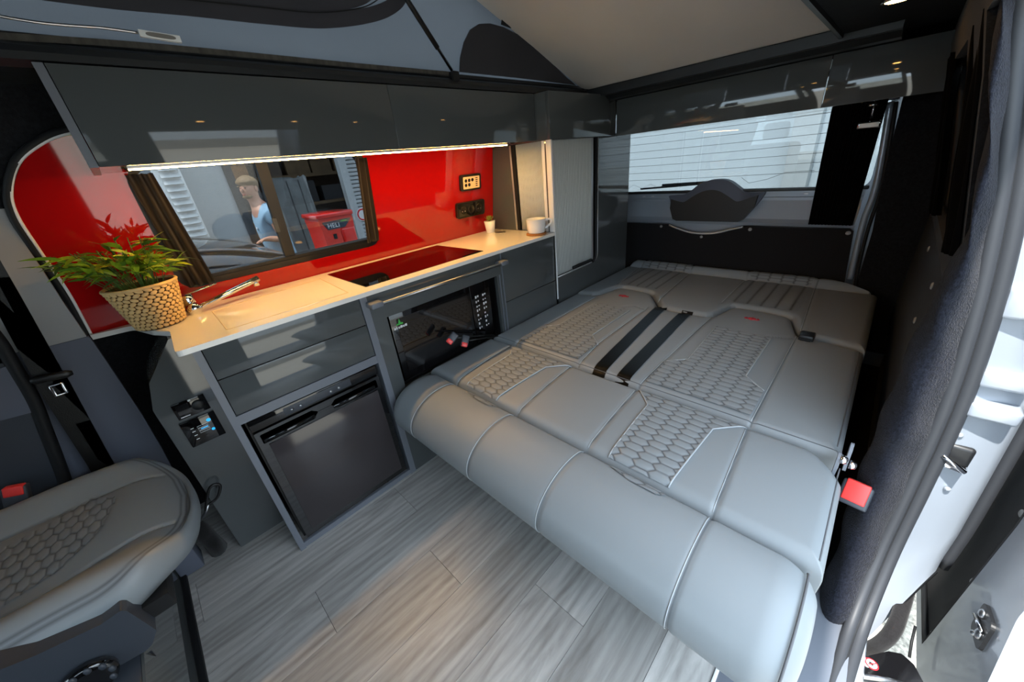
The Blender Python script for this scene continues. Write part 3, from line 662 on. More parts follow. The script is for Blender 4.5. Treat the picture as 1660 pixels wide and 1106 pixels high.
bm.to_mesh(sm2); bm.free(); sm2.materials.append(MATS['tambour'])
for k in range(21):
    o = bpy.data.objects.new('slat', sm2); COL.objects.link(o); o.parent = t2; o.location = (XT + 0.0125, 1.244 + k * 0.0084, 0.812)
bx('lead_bar', 'rubber_dark', t2, XT - 0.001, XT + 0.012, 1.418, 1.440, 0.812, 1.226, 0.001); bx('lead_trim', 'alu', t2, XT - 0.001, XT + 0.006, 1.440, 1.452, 0.812, 1.226, 0.001)
bx('end_trim', 'white_edge', t2, XT - 0.001, XT + 0.010, 1.222, 1.240, 0.812, 1.226, 0.001)
# overhead cabinets
oc = thing('overhead_cabinet', 'long dark grey gloss overhead cabinet above the kitchen window', 'cabinet', (0.75, 1.4, 1.23))
bm = B(); plate(bm, [(YO, 1.416), (1.54, 1.416), (1.565, 1.228), (YO, 1.228)], [], (-0.002, 0, 0), (0, 1, 0), (0, 0, 1), (1, 0, 0), 0.015); obj('end_panel', bm, 'edge_grey', oc)
bx('base', 'gloss_grey', oc, 0.013, XT, YO + 0.018, 1.565, 1.231, 1.245); bx('top', 'black_plastic', oc, 0.013, XT, YO + 0.018, 1.54, 1.402, 1.414)
bx('flap', 'gloss_grey', oc, 0.0145, 0.7645, YO, YO + 0.018, 1.229, 1.416, 0.0008); bx('flap', 'gloss_grey', oc, 0.7655, 1.497, YO, YO + 0.018, 1.229, 1.416, 0.0008)
led = thing('led_strip', 'glowing warm LED light strip under the overhead cabinet edge', 'light strip', (0.68, 1.29, 1.225))
bx('channel', 'alu', led, 0.06, 1.37, 1.330, 1.348, 1.2255, 1.231)
bx('diffuser', 'led', led, 0.061, 1.369, 1.332, 1.346, 1.2225, 1.226)
co = thing('corner_overhead_cabinet', 'short dark gloss overhead cabinet on top of the tall cabinet', 'cabinet', (1.8, 1.4, 1.23))
bx('front_panel', 'gloss_grey', co, XT, 2.089, YK - 0.001, YK + 0.018, 1.228, 1.416, 0.001); bx('side_panel', 'gloss_grey', co, XT, XT + 0.016, YK + 0.018, 1.54, 1.228, 1.416, 0.001)
bx('base', 'gloss_grey', co, XT + 0.016, 2.4, YK + 0.018, 1.56, 1.228, 1.24); bx('top', 'black_plastic', co, XT + 0.016, 2.09, YK + 0.018, 1.53, 1.40, 1.414)
bx('joint', 'rubber_dark', co, 2.012, 2.0135, YK - 0.0015, YK, 1.229, 1.415)
ro = thing('rear_overhead_cabinet', 'dark gloss overhead cabinet across the top of the tailgate window', 'cabinet', (2.2, 0.55, 1.225))
bx('flap', 'gloss_grey', ro, 2.09, 2.106, 0.284, 1.183, 1.224, 1.394, 0.0008); bx('flap', 'gloss_grey', ro, 2.09, 2.106, -0.068, 0.281, 1.224, 1.394, 0.0008)
bx('base', 'gloss_grey', ro, 2.106, 2.40, -0.066, 1.183, 1.226, 1.24); bx('top', 'black_plastic', ro, 2.106, 2.40, -0.06, 1.183, 1.382, 1.394)
# ------------------------------------------------------------------ wall fittings on the splashback
def wplate(name, x0, x1, z0, z1, o0, o1, mat, par, r=0.004):
    bm = B(); plate(bm, w2(rpoly([(x0, z0), (x1, z0), (x1, z1), (x0, z1)], r, 3)), [], WLO + WLN * o0, WLA, WLB, WLN, o1 - o0); return obj(name, bm, mat, par)
sw = thing('switch_panel', 'cream faced switch panel with round buttons in a black surround', 'switch panel', tuple(wl(1.33, 1.045)))
wplate('surround', 1.262, 1.402, 1.042, 1.119, 0, 0.012, 'socket_black', sw, 0.012); fp = wplate('face', 1.280, 1.390, 1.051, 1.108, 0.012, 0.0135, 'cream', sw, 0.004)
for (x, z) in ((1.297, 1.090), (1.319, 1.091), (1.341, 1.092), (1.297, 1.069), (1.319, 1.070)):
    bm = B(); lathe(bm, [(0.0085, 0), (0.0085, 0.001), (0.0075, 0.002), (0.0065, 0.001), (0.004, 0.001)], wl(x, z, 0.0132), 16, rot=Matrix((WLA, WLB.cross(WLA) * 0 + WLB, WLN)).transposed()); obj('button', bm, 'socket_black', fp, True, 40)
for k in range(5): wplate('gauge_mark', 1.362, 1.376, 1.060 + k * 0.0092, 1.064 + k * 0.0092, 0.0133, 0.0142, 'socket_black', fp, 0.001)
so = thing('socket_panel', 'black double power socket on the red splashback', 'socket', tuple(wl(1.325, 0.91)))
wplate('surround', 1.228, 1.424, 0.911, 0.989, 0, 0.014, 'socket_black', so, 0.014); sf = wplate('face', 1.240, 1.414, 0.919, 0.982, 0.014, 0.0155, 'black_gloss', so, 0.006)
for xc in (1.272, 1.327, 1.382):
    bm = B(); lathe(bm, [(0.022, 0), (0.022, 0.0008), (0.020, 0.0016), (0.018, 0.0006)], wl(xc, 0.951, 0.0153), 20, rot=Matrix((WLA, WLB, WLN)).transposed()); so_ = obj('outlet', bm, 'socket_black', sf, True, 40)
    if xc != 1.327:
        for dx in (-0.009, 0.009): wplate('contact', xc + dx - 0.003, xc + dx + 0.003, 0.943, 0.948, 0.0158, 0.0166, 'steel', so_, 0.001)
# ------------------------------------------------------------------ things on the worktop
ZT = 0.8102
mg = thing('mug', 'white ceramic mug with a pointed looped handle on a cork coaster', 'mug', (1.436, 1.247, ZT + 0.010))
bm = B(); lathe(bm, [(0.041, 0.0), (0.043, 0.002), (0.047, 0.03), (0.0505, 0.066), (0.0515, 0.067), (0.0485, 0.066), (0.045, 0.03), (0.040, 0.008), (0.0, 0.007)], (1.436, 1.247, ZT + 0.0105), 32); obj('cup', bm, 'mug_white', mg, True, 60)
h0 = V(1.436, 1.247, ZT + 0.0105); hd = V(0.62, -0.78, 0).normalized()
tb('handle', 'mug_white', mg, smooth([h0 + hd * 0.045 + V(0, 0, 0.055), h0 + hd * 0.066 + V(0, 0, 0.060), h0 + hd * 0.078 + V(0, 0, 0.052), h0 + hd * 0.070 + V(0, 0, 0.036), h0 + hd * 0.044 + V(0, 0, 0.018)], 6), 0.0055, 10)
bm = B(); lathe(bm, [(0.050, 0), (0.051, 0.001), (0.051, 0.008), (0.050, 0.009)], (1.434, 1.247, ZT), 32); tag(obj('coaster', bm, 'cork', None, True, 40), 'round brown cork coaster under the white mug', 'coaster')
pp = thing('succulent_pot', 'tiny green succulent in a white tapered pot by the splashback', 'potted plant', (1.412, 1.565, ZT))
bm = B(); lathe(bm, [(0.021, 0), (0.022, 0.002), (0.031, 0.062), (0.028, 0.062), (0.026, 0.055), (0, 0.055)], (1.412, 1.565, ZT), 24); obj('pot', bm, 'white_paint', pp, True, 50)
def leafm(name, L, W, mat, curl=0.25, th=0.0):
    bm = B(); pr = None; n = 6
    for i in range(n + 1):
        t_ = i / n; w_ = W / 2 * math.sin(PI * min(1, 0.12 + 0.88 * t_) ** 0.8) + 0.0002; z = -curl * L * t_ * t_
        row = [bm.verts.new((L * t_, -w_, z + 0.15 * w_)), bm.verts.new((L * t_, 0, z - 0.1 * w_ + th * math.sin(PI * t_))), bm.verts.new((L * t_, w_, z + 0.15 * w_))]
        if pr: bm.faces.new((pr[0], row[0], row[1], pr[1])); bm.faces.new((pr[1], row[1], row[2], pr[2]))
        pr = row
    me = bpy.data.meshes.new(name)
    for f in bm.faces: f.smooth = True
    bm.to_mesh(me); bm.free(); me.materials.append(MATS[mat]); return me
sl_ = leafm('leaf', 0.034, 0.013, 'succulent', -0.5, 0.003)
for ring, (cnt, el, s_) in enumerate(((9, 18, 1.0), (8, 40, 0.9), (5, 66, 0.7))):
    for k in range(cnt):
        o = bpy.data.objects.new('leaf', sl_); COL.objects.link(o); o.parent = pp
        o.location = Vector((1.412, 1.565, ZT + 0.060)) - pp.location; o.rotation_euler = (0, -math.radians(el), 2 * PI * k / cnt + ring); o.scale = (s_,) * 3
bm = B(); lathe(bm, [(0.028, 0), (0.028, 0.002), (0.026, 0.003), (0, 0.003)], (1.425, 1.50, ZT), 28); us = obj('pop_up_socket', bm, 'steel', None, True, 40); tag(us, 'flush round metal pop-up socket lid beside the succulent pot', 'socket')
# woven basket plant
bk = thing('basket_plant', 'leafy green bamboo-like plant in a pale woven basket at the worktop end', 'potted plant', (-0.030, 1.515, ZT))
BC = V(-0.030, 1.515, ZT); BH = 0.128; BR0, BR1 = 0.058, 0.082
bm = B(); lathe(bm, [(BR0 - 0.003, 0), (BR0, 0.004), (BR1 - 0.004, BH - 0.004), (BR1 - 0.009, BH - 0.004), (BR1 - 0.012, BH - 0.02), (0, BH - 0.02)], BC, 40); bsk = obj('basket', bm, 'basket_hole', bk, True, 60)
def brd(t_): return BR0 + (BR1 - BR0) * t_
rows = 11; per = 26
me = leafm('weave_strand', 1, 1, 'basket'); bpy.data.meshes.remove(me)
bm = B(); r_ = bmesh.ops.create_icosphere(bm, subdivisions=1, radius=1); sw_ = bpy.data.meshes.new('weave_strand')
for f in bm.faces: f.smooth = True
bm.to_mesh(sw_); bm.free(); sw_.materials.append(MATS['basket'])
for i in range(rows):
    for k in range(per):
        an = 2 * PI * (k + 0.5 * (i % 2)) / per
        t_ = (i + 0.5) / rows; rr = brd(t_)
        o = bpy.data.objects.new('weave_strand', sw_); COL.objects.link(o); o.parent = bsk
        o.location = BC + V(rr * math.cos(an), rr * math.sin(an), 0.003 + t_ * (BH - 0.006))
        o.rotation_euler = (0, 0, an); o.rotation_euler.rotate_axis('X', 0.42 if i % 2 else -0.30); o.scale = (0.0035, rr * PI / per * 1.12, BH / rows * 0.56)
tb('rim', 'basket', bk, [BC + V(BR1 * math.cos(a_ / 40 * 2 * PI), BR1 * math.sin(a_ / 40 * 2 * PI), BH - 0.002) for a_ in range(40)], 0.0045, 8, close=True)
bm = B(); lathe(bm, [(BR1 - 0.014, 0), (BR1 - 0.014, 0.004), (0, 0.008)], BC + V(0, 0, BH - 0.024), 20); obj('soil', bm, 'soil', bk)
lm = [leafm('leaf', 0.066, 0.0150, 'leaf_%d' % i, 0.22) for i in range(5)]
RL = random.Random(11); nleaf = 0
for s_ in range(60):
    an = RL.uniform(0, 2 * PI); rad = RL.uniform(0.005, 0.05); el = RL.uniform(0.45, 1.15); L = RL.uniform(0.075, 0.15)
    if math.cos(an) > 0.2: L *= 0.9
    b0 = BC + V(rad * math.cos(an), rad * math.sin(an), BH - 0.03); out = V(math.cos(an), math.sin(an), 0)
    if out.y > 0.35: out = V(out.x, 0.25 * out.y, 0)
    tip = b0 + out * (L * math.cos(el * 1.3) * 1.15) + V(0, 0, 0.03 + L * (0.35 + 0.55 * el))
    mid = b0.lerp(tip, 0.5) + V(0, 0, 0.015)
    stm = tb('stem', 'leaf_3', bk, smooth([b0, mid, tip], 4), 0.0011, 5)
    for q in range(5):
        if nleaf >= 296: break
        t_ = 0.42 + 0.58 * (q + RL.random() * 0.5) / 5; p = b0.lerp(mid, t_ * 2) if t_ < 0.5 else mid.lerp(tip, min(1, t_ * 2 - 1))
        o = bpy.data.objects.new('leaf', lm[RL.choice((0, 0, 0, 1, 1, 2, 2, 3, 4))]); COL.objects.link(o); o.parent = stm; nleaf += 1
        o.location = p; a2 = an + RL.uniform(-1.1, 1.1)
        o.rotation_euler = Euler((RL.uniform(-0.7, 0.7), RL.uniform(-0.75, 0.25), a2)); s2 = RL.uniform(0.55, 1.0); o.scale = (s2, s2, s2)
        if p.y + 0.06 * s2 * math.sin(a2) > 1.585: o.rotation_euler.z = -abs(a2) if math.sin(a2) > 0 else a2
# ================================================================== BED
def segdist(P, pts, close=False):
    """distance of points P (n,2) to a polyline"""
    pts = np.array(pts, float); A = pts; C = np.roll(pts, -1, 0)
    if not close: A = A[:-1]; C = C[:-1]
    best = np.full(len(P), 1e9)
    for a, c in zip(A, C):
        d = c - a; L = max(d @ d, 1e-12); t = np.clip(((P - a) @ d) / L, 0, 1)
        q = P - (a + t[:, None] * d); best = np.minimum(best, np.hypot(q[:, 0], q[:, 1]))
    return best
def inside(P, poly):
    poly = np.array(poly, float); r = np.zeros(len(P), bool); n = len(poly); j = n - 1
    for i in range(n):
        xi, yi = poly[i]; xj, yj = poly[j]
        with np.errstate(divide='ignore', invalid='ignore'):
            c = ((yi > P[:, 1]) != (yj > P[:, 1])) & (P[:, 0] < (xj - xi) * (P[:, 1] - yi) / (yj - yi + 1e-15) + xi)
        r ^= c; j = i
    return r
def mkmesh(name, verts, faces, mat, parent, stitch_line=None):
    me = bpy.data.meshes.new(name); me.from_pydata([tuple(v) for v in verts], [], [tuple(f) for f in faces]); me.update()
    me.polygons.foreach_set('use_smooth', [True] * len(me.polygons))
    if stitch_line is not None:
        a = me.attributes.new('stitch_line', 'FLOAT', 'POINT'); a.data.foreach_set('value', np.asarray(stitch_line, np.float32))
    me.materials.append(MATS[mat]); o = bpy.data.objects.new(name, me); COL.objects.link(o)
    if parent is not None:
        o.parent = parent
        if parent.type == 'EMPTY': o.location = -parent.location
    return o
def clus(n, k=1.0):
    u = np.linspace(0, 1, n); return u + k * (-np.sin(2 * PI * u) / (2 * PI)) * 0.75
class Pad:
    """upholstered pad: columns run in x between xa(y) and xb(y)"""
    def __init__(s, xa, xb, y0, y1, zt, zb, r, crown=0.006, seams=(), extra=()):
        s.xa, s.xb, s.y0, s.y1, s.zt, s.zb, s.r, s.crown, s.seams, s.extra = xa, xb, y0, y1, zt, zb, r, crown, seams, extra
        ys = np.linspace(y0, y1, 200); s.poly = [(xa(y), y) for y in ys] + [(xb(y), y) for y in ys[::-1]]
    def H(s, P, groove=True):
        P = np.atleast_2d(np.asarray(P, float)); d = segdist(P, s.poly, True); r = s.r
        k = np.clip((r - d) / r, 0, 1); z = s.zt - r * (1 - np.sqrt(np.clip(1 - k * k, 0, 1)))
        z = z + s.crown * (1 - np.exp(-d / 0.06)) - s.crown
        if groove:
            for q in s.seams: z = z - 0.0045 * np.exp(-(segdist(P, q) / 0.0065) ** 2)
        for f in s.extra: z = z + f(P)
        return z
    def build(s, name, nx, ny, mat, parent):
        ys = s.y0 + (s.y1 - s.y0) * clus(ny, 0.6); u = clus(nx, 0.9); X = []
        P = np.array([(s.xa(y) + (s.xb(y) - s.xa(y)) * t, y) for y in ys for t in u]); z = s.H(P)
        th = np.zeros(len(P))
        for q in s.seams: th = np.maximum(th, 0.75 * np.exp(-(segdist(P, q) / 0.0022) ** 2))
        verts = [(p[0], p[1], h) for p, h in zip(P, z)]; F = []
        for j in range(ny - 1):
            for i in range(nx - 1): a = j * nx + i; F.append((a, a + 1, a + nx + 1, a + nx))
        ring = [i for i in range(nx)] + [j * nx + nx - 1 for j in range(1, ny)] + [(ny - 1) * nx + i for i in range(nx - 2, -1, -1)] + [j * nx for j in range(ny - 2, 0, -1)]
        n0 = len(verts); cx = np.mean(P[:, 0]); cy = np.mean(P[:, 1]); m = len(ring)
        for lvl, (f, zz) in enumerate(((1.0, s.zt - s.r * 1.6), (0.995, s.zb + 0.015), (0.96, s.zb))):
            for i in ring: verts.append((cx + (P[i][0] - cx) * f, cy + (P[i][1] - cy) * f, min(zz, verts[i][2])))
        idx = [ring] + [[n0 + l_ * m + i for i in range(m)] for l_ in range(3)]
        for l_ in range(3):
            for i in range(m): F.append((idx[l_][i], idx[l_ + 1][i], idx[l_ + 1][(i + 1) % m], idx[l_][(i + 1) % m]))
        F.append(tuple(idx[3])); th = np.concatenate([th, np.zeros(len(verts) - len(th))])
        bm = None; o = mkmesh(name, verts, F, mat, parent, th)
        b2 = B(); b2.from_mesh(o.data); bmesh.ops.recalc_face_normals(b2, faces=b2.faces); b2.to_mesh(o.data); b2.free()
        return o
    def line(s, name, pts, r, mat, parent, off=0.0):
        q = []
        for a, c in zip(pts[:-1], pts[1:]):
            n = max(2, int(math.dist(a, c) / 0.012))
            for k in range(n): q.append((a[0] + (c[0] - a[0]) * k / n, a[1] + (c[1] - a[1]) * k / n))
        q.append(pts[-1]); z = s.H(q); return tb(name, mat, parent, [(p[0], p[1], h + off) for p, h in zip(q, z)], r, 6)
def hexes(P, H_, W, fl):
    """honeycomb, cells long in y: (0..1 closeness to the cell centre, closeness to the stitched edge in metres)"""
    cs = (W + fl) / 2; k = (W - fl) / H_
    j = np.round(P[:, 1] / cs); b1 = np.full(len(P), 9.9); b2 = b1.copy()
    for dj in (-1, 0, 1):
        jj = j + dj; off = (jj % 2) * H_ / 2; i = np.round((P[:, 0] - off) / H_)
        for di in (-1, 0, 1):
            dx = np.abs(P[:, 0] - off - (i + di) * H_); dy = np.abs(P[:, 1] - jj * cs)
            nrm = np.maximum(dx / (H_ / 2), (dy + dx * k / 1.0) / (W / 2))
            nb = np.minimum(b1, nrm); b2 = np.minimum(b2, np.maximum(b1, nrm)); b1 = nb
    return b1, (b2 - b1) * H_ / 4
def quilt(name, pad, poly, parent, H_=0.027, W=0.062, fl=0.032, res=0.0024, bump=0.0045, mat='leather_quilt', org=(0, 0)):
    p = np.array(poly); x0, y0 = p.min(0); x1, y1 = p.max(0); nx = int((x1 - x0) / res) + 2; ny = int((y1 - y0) / res) + 2
    xs = np.linspace(x0, x1, nx); ys = np.linspace(y0, y1, ny); P = np.array([(x, y) for y in ys for x in xs]); ins = inside(P, poly)
    c, e = hexes(P - np.array(org), H_, W, fl)
    dome = np.sqrt(np.clip(1 - np.clip(c, 0, 1) ** 3, 0, 1)); z = pad.H(P, False) + 0.0008 + bump * dome
    th = np.exp(-(e / 0.0013) ** 2) * 0.95
    F = []; 
    for j in range(ny - 1):
        for i in range(nx - 1):
            a = j * nx + i
            if ins[a] and ins[a + 1] and ins[a + nx] and ins[a + nx + 1]: F.append((a, a + 1, a + nx + 1, a + nx))
    used = sorted({i for f in F for i in f}); mp = {o_: n_ for n_, o_ in enumerate(used)}
    q = mkmesh(name, [(P[i][0], P[i][1], z[i]) for i in used], [tuple(mp[i] for i in f) for f in F], mat, parent, th[used])
    return q
bed = thing('sofa_bed', 'grey leather rock-and-roll bed folded flat with quilted honeycomb panels', 'bed', (1.2, 0.55, 0))
ZB = 0.437
Y0, Y1 = -0.083, 1.182
# seat cushion
sy_b = (1.035, 0.716, 0.450, 0.127); sy_f = (1.005, 0.690, 0.428, 0.108)
yc = (0.876, 0.287)
s_seams = [[(0.64, f), (0.985, b)] for f, b in zip(sy_f, sy_b)]
seat = Pad(lambda y: 0.642, lambda y: 0.990 - 0.085 * max(0, (0.01 - y) / 0.093) ** 2.2, Y0, Y1, ZB + 0.004, 0.31, 0.032, 0.008, s_seams)
so_seat = seat.build('seat_cushion', 90, 300, 'leather_quilt', bed)
for c in yc:
    q = [(0.652, c - 0.078), (0.905, c - 0.092), (0.978, c - 0.158), (0.978, c + 0.158), (0.905, c + 0.094), (0.652, c + 0.080)]
    quilt('quilted_panel', seat, q, bed)
    seat.line('piping', [q[0], q[1], q[2]], 0.0023, 'piping', bed, 0.0030); seat.line('piping', [q[5], q[4], q[3]], 0.0023, 'piping', bed, 0.0030)
for q in s_seams: seat.line('seam_piping', [(q[0][0] + 0.012, q[0][1] + 0.003), (q[1][0] - 0.012, q[1][1] + 0.003)], 0.0012, 'piping', bed, 0.0016)
seat.line('edge_stitching', [(0.66, Y0 + 0.012), (0.80, Y0 + 0.012), (0.95, Y0 + 0.012)], 0.0016, 'stitch_line', bed, 0.0006)
# front bolster, lofted across the van
prof = smooth([(0.640, 0, 0.400), (0.634, 0, 0.422), (0.612, 0, 0.436), (0.565, 0, 0.4415), (0.515, 0, 0.434), (0.472, 0, 0.414), (0.440, 0, 0.384), (0.425, 0, 0.348), (0.428, 0, 0.312), (0.452, 0, 0.283), (0.495, 0, 0.268), (0.590, 0, 0.266), (0.636, 0, 0.29)], 5, close=True)
bseam = (1.006, 0.700, 0.432, 0.108)
def bol(u, v):
    y = Y1 - 0.004 + (Y0 - 0.002 - Y1 + 0.004) * v; d = min(Y1 - 0.004 - y, y - Y0 + 0.002); e = 0.07
    k = 1.0 if d > e else 0.45 + 0.55 * math.sqrt(max(0, 1 - (1 - d / e) ** 2))
    p = prof[int(round(u * len(prof))) % len(prof)]; g = max(math.exp(-((y - s_) / 0.006) ** 2) for s_ in bseam)
    c = V(0.545, 0, 0.352); q = c + (p - c) * k * (1 - 0.03 * g)
    return V(q.x, y, q.z)
vs_n = 340; nP = len(prof); verts = []; th = []; F = []
for j in range(vs_n):
    v = j / (vs_n - 1); v = v + 0.75 * (-math.sin(2 * PI * v) / (2 * PI)) * 0.75
    for i in range(nP):
        q = bol(i / nP, v); verts.append(q); th.append(0.75 * max(math.exp(-((q.y - s_) / 0.0022) ** 2) for s_ in bseam))
for j in range(vs_n - 1):
    for i in range(nP): a = j * nP + i; b_ = j * nP + (i + 1) % nP; F.append((a, b_, b_ + nP, a + nP))
F.append(tuple(range(nP))); F.append(tuple((vs_n - 1) * nP + i for i in range(nP - 1, -1, -1)))
o = mkmesh('front_bolster', verts, F, 'leather_quilt', bed, th); b2 = B(); b2.from_mesh(o.data); bmesh.ops.recalc_face_normals(b2, faces=b2.faces); b2.to_mesh(o.data); b2.free()
for s_ in bseam:
    c = V(0.545, 0, 0.352); tb('seam_piping', 'piping', bed, [V(c.x + (p.x - c.x) * 0.995, s_ + 0.004, c.z + (p.z - c.z) * 0.995) for p in prof[3:44]], 0.0013, 6)
tb('end_stitching', 'stitch_line', bed, [V(0.545 + (p.x - 0.545) * 0.93, Y0 + 0.022, 0.352 + (p.z - 0.352) * 0.93) for p in prof[2:46]], 0.0022, 6)
class Flat:
    def H(s, P, g=True):
        P = np.atleast_2d(P); return np.interp(P[:, 0], [p.x for p in reversed(prof[2:30])], [p.z for p in reversed(prof[2:30])])
fl_ = Flat()
for c in (0.83, 0.262): quilt('quilted_tab', fl_, [(0.638, c + 0.085), (0.622, c + 0.085), (0.606, c + 0.03), (0.606, c - 0.045), (0.616, c - 0.058), (0.634, c - 0.06)], bed, bump=0.003)
# backrest folded flat, two headrest tongues
def lerp_tab(tab):
    ys = [t_[0] for t_ in tab][::-1]; xs = [t_[1] for t_ in tab][::-1]
    return lambda y: float(np.interp(y, ys, xs))
tab = [(1.19, 1.680), (1.085, 1.692), (1.055, 1.72), (1.025, 1.855), (1.00, 1.880), (0.92, 1.886), (0.84, 1.872), (0.80, 1.850), (0.72, 1.735), (0.690, 1.69), (0.58, 1.682), (0.475, 1.692), (0.448, 1.72), (0.425, 1.845), (0.40, 1.868), (0.30, 1.872), (0.20, 1.858), (0.175, 1.84), (0.140, 1.72), (0.122, 1.678), (0.03, 1.664), (-0.08, 1.640)]
xbk = lerp_tab(tab)
b_seams = [[(1.005, 1.035), (1.66, 1.04)], [(1.005, 0.703), (1.19, 0.728), (1.66, 0.735)], [(1.005, 0.455), (1.68, 0.448)], [(1.005, 0.125), (1.68, 0.128)], [(1.60, 0.84), (1.64, 0.80), (1.62, 0.735)], [(1.59, 0.21), (1.62, 0.135)]]
back = Pad(lambda y: 0.998, lambda y: xbk(y) - 0.003, Y0 + 0.012, Y1, ZB + 0.002, 0.30, 0.030, 0.006, b_seams)
back.build('backrest', 150, 300, 'leather_quilt', bed)
for c in (0.880, 0.290):
    q = [(1.03, c - 0.155), (1.175, c - 0.155), (1.235, c - 0.090), (1.570, c - 0.092), (1.578, c + 0.108), (1.245, c + 0.098), (1.185, c + 0.160), (1.03, c + 0.160)]
    quilt('quilted_panel', back, q, bed, res=0.0027, H_=0.027)
    back.line('piping', q[1:4], 0.0025, 'piping', bed, 0.0025); back.line('piping', q[4:7], 0.0025, 'piping', bed, 0.0025); back.line('piping', [q[3], q[4]], 0.0018, 'stitch_line', bed, 0.002)
for q in b_seams[:4]: back.line('seam_piping', [(a + 0.0, c + 0.003) for a, c in [(q[0][0] + 0.01, q[0][1])] + q[1:]], 0.0014, 'piping', bed, 0.0012)
back.line('front_stitching', [(1.012, 1.17), (1.012, 0.55), (1.012, -0.06)], 0.0012, 'stitch_line', bed, 0.001); back.line('side_stitching', [(1.03, -0.058), (1.3, -0.058), (1.62, -0.056)], 0.0016, 'stitch_line', bed, 0.001)
# webbing straps lying on the backrest
def strap(p, q, w):
    bm = B(); pr = None; n = 40; d = (Vector(q) - Vector(p)); s_ = Vector((-d.y, d.x)).normalized() * w / 2
    rows = []
    for k in range(n + 1):
        t_ = k / n; c = Vector(p) + d * t_; hz = [float(back.H([(c.x + s_.x * e_, c.y + s_.y * e_)], False)[0]) for e_ in (-1, 1)]
        rows.append([bm.verts.new((c.x - s_.x, c.y - s_.y, hz[0] + 0.003)), bm.verts.new((c.x + s_.x, c.y + s_.y, hz[1] + 0.003))])
    a, c = rows[0]; rows.insert(0, [bm.verts.new((a.co.x - 0.006, a.co.y, a.co.z - 0.03)), bm.verts.new((c.co.x - 0.006, c.co.y, c.co.z - 0.03))])
    for a, c in zip(rows[:-1], rows[1:]): bm.faces.new((a[0], c[0], c[1], a[1]))
    bmesh.ops.solidify(bm, geom=list(bm.faces), thickness=-0.0022); obj('seat_belt_strap', bm, 'strap', bed, True, 50)
strap((0.999, 0.613), (1.705, 0.684), 0.050); strap((0.999, 0.520), (1.70, 0.560), 0.050)
g = back.H([(1.645, 0.10)])[0]
bx('belt_guide', 'black_plastic', bed, 1.618, 1.672, 0.075, 0.122, g - 0.004, g + 0.022, 0.006)
bx('belt_guide_slot', 'rubber_dark', bed, 1.612, 1.620, 0.082, 0.115, g + 0.002, g + 0.012, 0.001)
# red embroidered emblem on each headrest tongue
for cx, cy in ((1.738, 0.912), (1.735, 0.303)):
    bm = B(); z = float(back.H([(cx, cy)])[0]) + 0.0012
    tube(bm, [(cx + 0.010 * math.cos(a_ * PI / 10), cy + 0.015 * math.sin(a_ * PI / 10), z) for a_ in range(20)], 0.0022, 5, close=True)
    for dy, sx in ((-0.028, 1), (0.028, -1)): tube(bm, [(cx - 0.008, cy + dy * 0.6, z), (cx - 0.002, cy + dy, z), (cx + 0.008, cy + dy * 0.7, z)], 0.0026, 5)
    tube(bm, [(cx - 0.014, cy, z), (cx + 0.014, cy, z)], 0.0026, 5); tube(bm, [(cx + 0.004, cy - 0.015, z), (cx - 0.004, cy + 0.015, z)], 0.0022, 5)
    obj('emblem', bm, 'red_thread', bed, True)
# head section and rear strip belong to the mattress behind
h_seams = [[(1.70, 0.125), (2.28, 0.157)], [(1.86, 0.463), (2.28, 0.465)], [(1.74, 0.73), (2.28, 0.765)], [(1.90, 1.04), (2.28, 1.09)]]
mat_ = thing('rear_mattress', 'grey leather mattress section with ribbed quilting at the tailgate end of the bed', 'mattress', (2.1, 0.55, 0.25))
head = Pad(lambda y: xbk(y) + 0.006, lambda y: 2.288, Y0 + 0.010, Y1 + 0.0, ZB + 0.006, 0.28, 0.026, 0.004, h_seams)
head.build('head_section', 90, 300, 'leather_quilt', mat_)
quilt('quilted_panel', head, [(1.895, 0.165), (2.268, 0.172), (2.268, 0.455), (1.90, 0.450)], mat_, H_=0.015, W=0.062, fl=0.050, res=0.003, bump=0.003)
quilt('quilted_panel', head, [(1.905, 0.775), (2.268, 0.785), (2.268, 1.075), (1.915, 1.030)], mat_, H_=0.015, W=0.062, fl=0.050, res=0.003, bump=0.003)
r_seams = [[(2.29, 0.157), (2.5, 0.165)], [(2.29, 0.465), (2.5, 0.49)], [(2.29, 0.765), (2.5, 0.80)], [(2.29, 1.09), (2.5, 1.08)]]
rear = Pad(lambda y: 2.292, lambda y: 2.405 - max(0, 0.10 - y) * 0.55, Y0 + 0.03, Y1 + 0.0, ZB + 0.030, 0.28, 0.05, 0.004, r_seams, extra=[lambda P: -0.016 * np.clip((2.34 - P[:, 0]) / 0.05, 0, 1)])
rear.build('rear_strip', 50, 240, 'leather_quilt', mat_)
for c0, c1 in ((0.18, 0.455), (0.785, 1.07)): quilt('quilted_panel', rear, [(2.305, c0), (2.385, c0), (2.385, c1), (2.305, c1)], mat_, H_=0.015, W=0.062, fl=0.050, res=0.003, bump=0.0025)
for q in h_seams: head.line('seam_piping', [(q[0][0] + 0.02, q[0][1] + 0.003), (q[1][0] - 0.012, q[1][1] + 0.003)], 0.0014, 'piping', mat_, 0.001)
bx('support_box', 'carpet', mat_, 1.68, 2.40, -0.05, 1.17, 0.0, 0.279)
